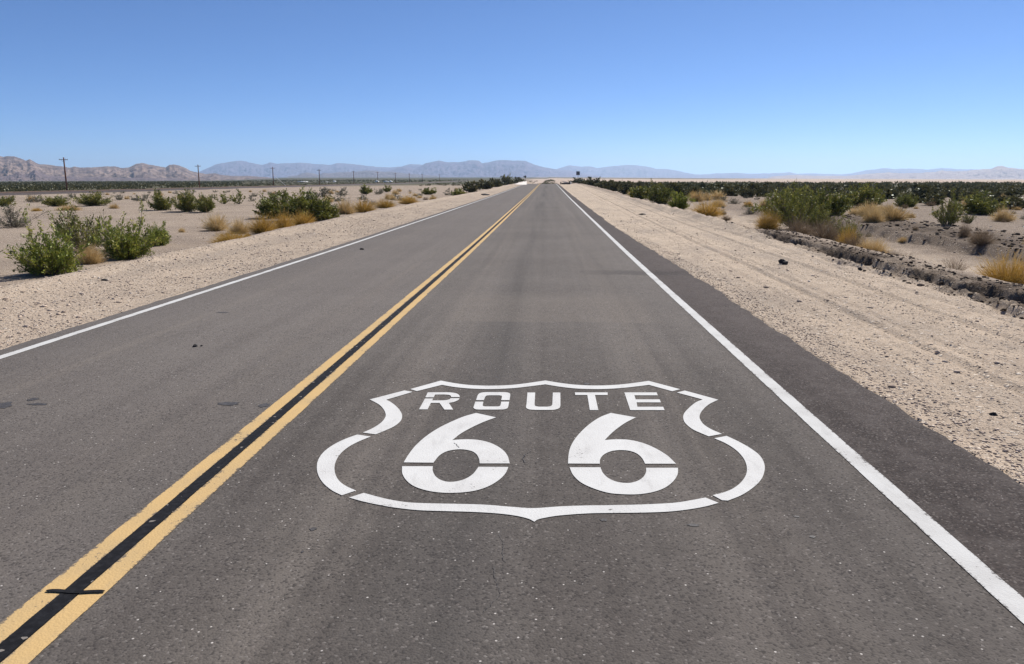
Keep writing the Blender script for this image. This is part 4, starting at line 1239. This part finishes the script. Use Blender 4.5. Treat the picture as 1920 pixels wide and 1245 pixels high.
def tent(px, w_, pyt, zc, label):
    x, y, z = on_plain(px, zc); w = w_ / 2 * zc / F; h = CAMZ + (331 - pyt) / F * zc - z
    b = empty('tent', (x, y, z)); tag(b, label, 'tent', 'white tents on the plain')
    MB().add([(-w, -2, 0), (w, -2, 0), (w, 4, 0), (-w, 4, 0), (-w, -2, h * .45), (w, -2, h * .45), (w, 4, h * .45), (-w, 4, h * .45)],
             [(0, 1, 5, 4), (1, 2, 6, 5), (2, 3, 7, 6), (3, 0, 4, 7)]).build('canvas_wall', M['canvas'], b)
    MB().add([(-w * 1.06, -2.1, h * .452), (w * 1.06, -2.1, h * .452), (w * 1.06, 4.1, h * .452), (-w * 1.06, 4.1, h * .452), (0, 1, h)], [(0, 1, 4), (1, 2, 4), (2, 3, 4), (3, 0, 4), (3, 2, 1, 0)]).build('canvas_roof', M['canvas'], b)


tent(727, 9, 338.6, 700, 'wide white tent below the peaks left of the seventh utility pole')
tent(735.5, 4.5, 337.8, 705, 'narrow white tent right of the wide one')
tent(710, 5, 337.4, 715, 'small white tent at the sixth utility pole')

# ------------------------------------------------------------------ mountains
def mrange(name, prof, dist, depth, basepy, mat, label, seed, rough=1.0, back=.8, step=1.6):
    prof = np.array(prof, float); xs_ = np.arange(prof[0, 0], prof[-1, 0] + .1, step)
    yt = np.interp(xs_, prof[:, 0], prof[:, 1])
    yt = yt - (.9 * fbm(xs_ * .11, xs_ * 0 + .5, 3, seed) + .35 * fbm(xs_ * .5, xs_ * 0 + .5, 2, seed + 3)) * rough * np.clip((basepy - yt) / 12, 0, 1)
    fade = np.minimum(np.clip((xs_ - xs_[0]) / 12, 0, 1), np.clip((xs_[-1] - xs_) / 12, 0, 1))
    tan = np.array([(lambda d: d[2] / math.hypot(d[0], d[1]))(ray(a, b)) for a, b in zip(xs_, yt)])
    dirs = np.array([(lambda d: d[:2] / math.hypot(d[0], d[1]))(ray(a, 400)) for a in xs_])
    zbase = np.array([float(desert(*(dirs[i] * dist))) for i in range(len(xs_))]) - 6
    top = np.maximum((CAMZ + dist * tan - zbase), 4) * np.where(fade < 1, np.maximum(fade, .05), 1)
    nr = 46
    s = np.linspace(0, 1, nr); back_n = 14
    R = np.concatenate([dist - depth * (1 - s), dist + depth * back * np.linspace(0, 1, back_n + 1)[1:]])
    S_ = np.concatenate([s, 1 - np.linspace(0, 1, back_n + 1)[1:]])
    V = np.zeros((len(R), len(xs_), 3))
    px_m = dist / F
    for j in range(len(R)):
        q = S_[j]
        wx = xs_ * px_m; wy = R[j] + 0 * wx; L = depth * .11
        rid = 1 - np.abs(fbm(wx / L + .5 * fbm(wx / L, wy / L, 2, seed + 9), wy / (L * 1.6), 5, seed + 11)) * 2
        rid2 = 1 - np.abs(fbm(wx / (L * .3), wy / (L * .55), 4, seed + 21)) * 2
        env = 4 * q * (1 - q)
        shp = q ** 1.35 + env * (.30 * (rid - .6) + .12 * (rid2 - .5))
        V[j, :, 0] = dirs[:, 0] * R[j]; V[j, :, 1] = dirs[:, 1] * R[j]
        V[j, :, 2] = zbase + top * np.clip(shp, -.05, 1.0 if q < 1 else 1.0) - 4 * (q <= 0)
    o = build(name, V.reshape(-1, 3), grid_faces(*V.shape[:2]), mat, smooth=False)
    structure(o, label)
    return o


M['rock_brown'] = mat_rock('brown_rock', (.135, .098, .088), (.27, .20, .165), (.058, .044, .044), .016)
M['rock_dark'] = mat_rock('dark_rock', (.13, .10, .105), (.19, .145, .14), (.10, .08, .085), .02)
M['rock_haze_violet'] = mat_rock('haze_violet_rock', (.125, .098, .155), (.180, .140, .190), (.080, .064, .108), .006)  # purple rock with part of the blue distance haze put into its colour
M['rock_beige'] = mat_rock('beige_rock', (.36, .28, .25), (.44, .35, .30), (.27, .21, .20), .005)
A = [(-160, 318), (-120, 300), (-60, 294), (0, 293), (10, 292), (20, 294), (26, 293), (40, 293), (52, 298), (60, 301), (68, 298), (77, 304), (85, 308), (100, 309), (115, 311), (130, 313), (140, 315), (150, 312), (160, 314), (175, 314), (195, 313), (210, 312), (222, 312), (235, 315), (250, 314), (262, 308), (275, 305), (285, 308), (300, 311), (318, 314), (325, 309), (335, 308), (345, 311), (360, 318), (370, 322), (380, 324), (392, 326), (410, 325), (420, 328), (440, 330), (470, 330), (500, 332), (525, 335)]
mrange('hills', A, 4600, 1500, 337, M['rock_brown'], 'rugged brown hills on the left horizon', 101)
mrange('foothills', [(-40, 334), (0, 329), (20, 330), (34, 327), (45, 321.5), (56, 327), (62, 326), (75, 318), (88, 325), (100, 330), (130, 331), (160, 333), (190, 332), (230, 334), (270, 333), (330, 334.5), (360, 334)], 3300, 450, 337.5, M['rock_dark'], 'dark low cones in front of the brown hills', 111, .5)
B = [(360, 331), (380, 322), (395, 316), (405, 311), (415, 307), (430, 305), (445, 302), (460, 301), (470, 303), (480, 306), (497, 309), (505, 307), (512, 304), (525, 307), (545, 306), (570, 305), (585, 306), (600, 308), (625, 309), (635, 306), (650, 306), (670, 308), (690, 311), (720, 313), (740, 314), (755, 312), (770, 308), (790, 308), (800, 310), (830, 318), (860, 326)]
mrange('mountains', B, 15500, 3000, 332, M['rock_haze_violet'], 'pale blue mountains left of centre', 121)
C_ = [(700, 331), (720, 326), (730, 320), (745, 315), (755, 313), (765, 313), (778, 317), (790, 312), (800, 306), (815, 303), (825, 301), (840, 304), (860, 304), (875, 302), (880, 300), (890, 301), (898, 301), (905, 306), (915, 305), (925, 302), (938, 300), (950, 300), (965, 301), (985, 302), (1000, 308), (1020, 314), (1040, 317), (1060, 319), (1090, 324), (1110, 328), (1135, 331)]
mrange('mountains', C_, 12500, 2600, 331.5, M['rock_haze_violet'], 'bluish flat topped mountains behind the road end', 131)
mrange('foothills', [(535, 331), (560, 329), (570, 325), (580, 323), (590, 325), (600, 328), (610, 324), (620, 325), (640, 323), (665, 322), (690, 320), (705, 320), (715, 322), (740, 322), (760, 325), (800, 328), (835, 331)], 8500, 1100, 331.5, M['rock_dark'], 'low blue foothills in front of the pale mountains', 141)
E = [(1015, 326), (1040, 318), (1055, 313), (1065, 310), (1085, 312), (1105, 312), (1120, 315), (1135, 313), (1160, 310), (1175, 309), (1190, 310), (1210, 312), (1230, 317), (1245, 317), (1265, 320), (1285, 324), (1300, 327), (1320, 327), (1340, 325), (1380, 324), (1400, 326), (1430, 325), (1460, 324), (1475, 323), (1490, 326), (1510, 325), (1540, 326), (1570, 327), (1590, 325), (1620, 319), (1650, 315), (1670, 317), (1700, 316), (1730, 318), (1755, 315), (1790, 317), (1830, 318), (1860, 319), (1920, 318), (1980, 320), (2060, 328)]
mrange('mountains', E, 17500, 3000, 333, M['rock_haze_violet'], 'faint blue mountains along the right horizon', 151)
mrange('hills', [(1430, 332), (1480, 328), (1530, 329.5), (1580, 330), (1620, 326), (1660, 323), (1680, 325), (1720, 324), (1745, 322), (1758, 319), (1765, 321), (1800, 321), (1830, 317), (1850, 316), (1858, 312), (1868, 311), (1876, 314), (1885, 314), (1900, 317), (1920, 316), (1960, 318), (2040, 328)], 9000, 1500, 334, M['rock_beige'], 'pale beige hills at the right frame edge', 161)

# ------------------------------------------------------------------ haze
hz = MB().box(-14500, 14500, -120, 23500, -110, 460).build('haze', None)
k = N('haze_air'); pv = k.n('ShaderNodeVolumePrincipled')
pv.inputs['Color'].default_value = (.54, .74, 1.0, 1); pv.inputs['Density'].default_value = 6.5e-5; pv.inputs['Anisotropy'].default_value = 0.3
k.l(pv.outputs[0], k.out.inputs['Volume']); hz.data.materials.append(k.m)
stuff(hz, 'thin blue desert haze filling the air', 'haze')

# ------------------------------------------------------------------ light
EL, AZ = math.radians(46), math.radians(37)
sdir = Vector((math.sin(AZ) * math.cos(EL), math.cos(AZ) * math.cos(EL), math.sin(EL)))
sl = bpy.data.lights.new('sun', 'SUN'); sl.energy = 5.0; sl.angle = math.radians(.53); sl.color = (1.0, .945, .87)
so = bpy.data.objects.new('sun', sl); COL.objects.link(so); so.rotation_euler = sdir.to_track_quat('Z', 'Y').to_euler(); so.location = (0, 0, 300)
w = bpy.data.worlds.new('World'); SC.world = w; w.use_nodes = True
nt = w.node_tree; nt.nodes.clear()
sky = nt.nodes.new('ShaderNodeTexSky'); sky.sky_type = 'NISHITA'; sky.sun_disc = False
sky.sun_elevation = EL; sky.sun_rotation = AZ; sky.altitude = 5200; sky.air_density = 1.0; sky.dust_density = .2; sky.ozone_density = 10.0
bg = nt.nodes.new('ShaderNodeBackground'); bg.inputs[1].default_value = .089
out = nt.nodes.new('ShaderNodeOutputWorld')
nt.links.new(sky.outputs[0], bg.inputs[0]); nt.links.new(bg.outputs[0], out.inputs[0])

SC.view_settings.view_transform = 'Standard'; SC.view_settings.look = 'None'
SC.view_settings.exposure = 0.42; SC.view_settings.gamma = 1.0
SC.cycles.max_bounces = 6; SC.cycles.diffuse_bounces = 2; SC.cycles.transparent_max_bounces = 4; SC.cycles.volume_bounces = 1
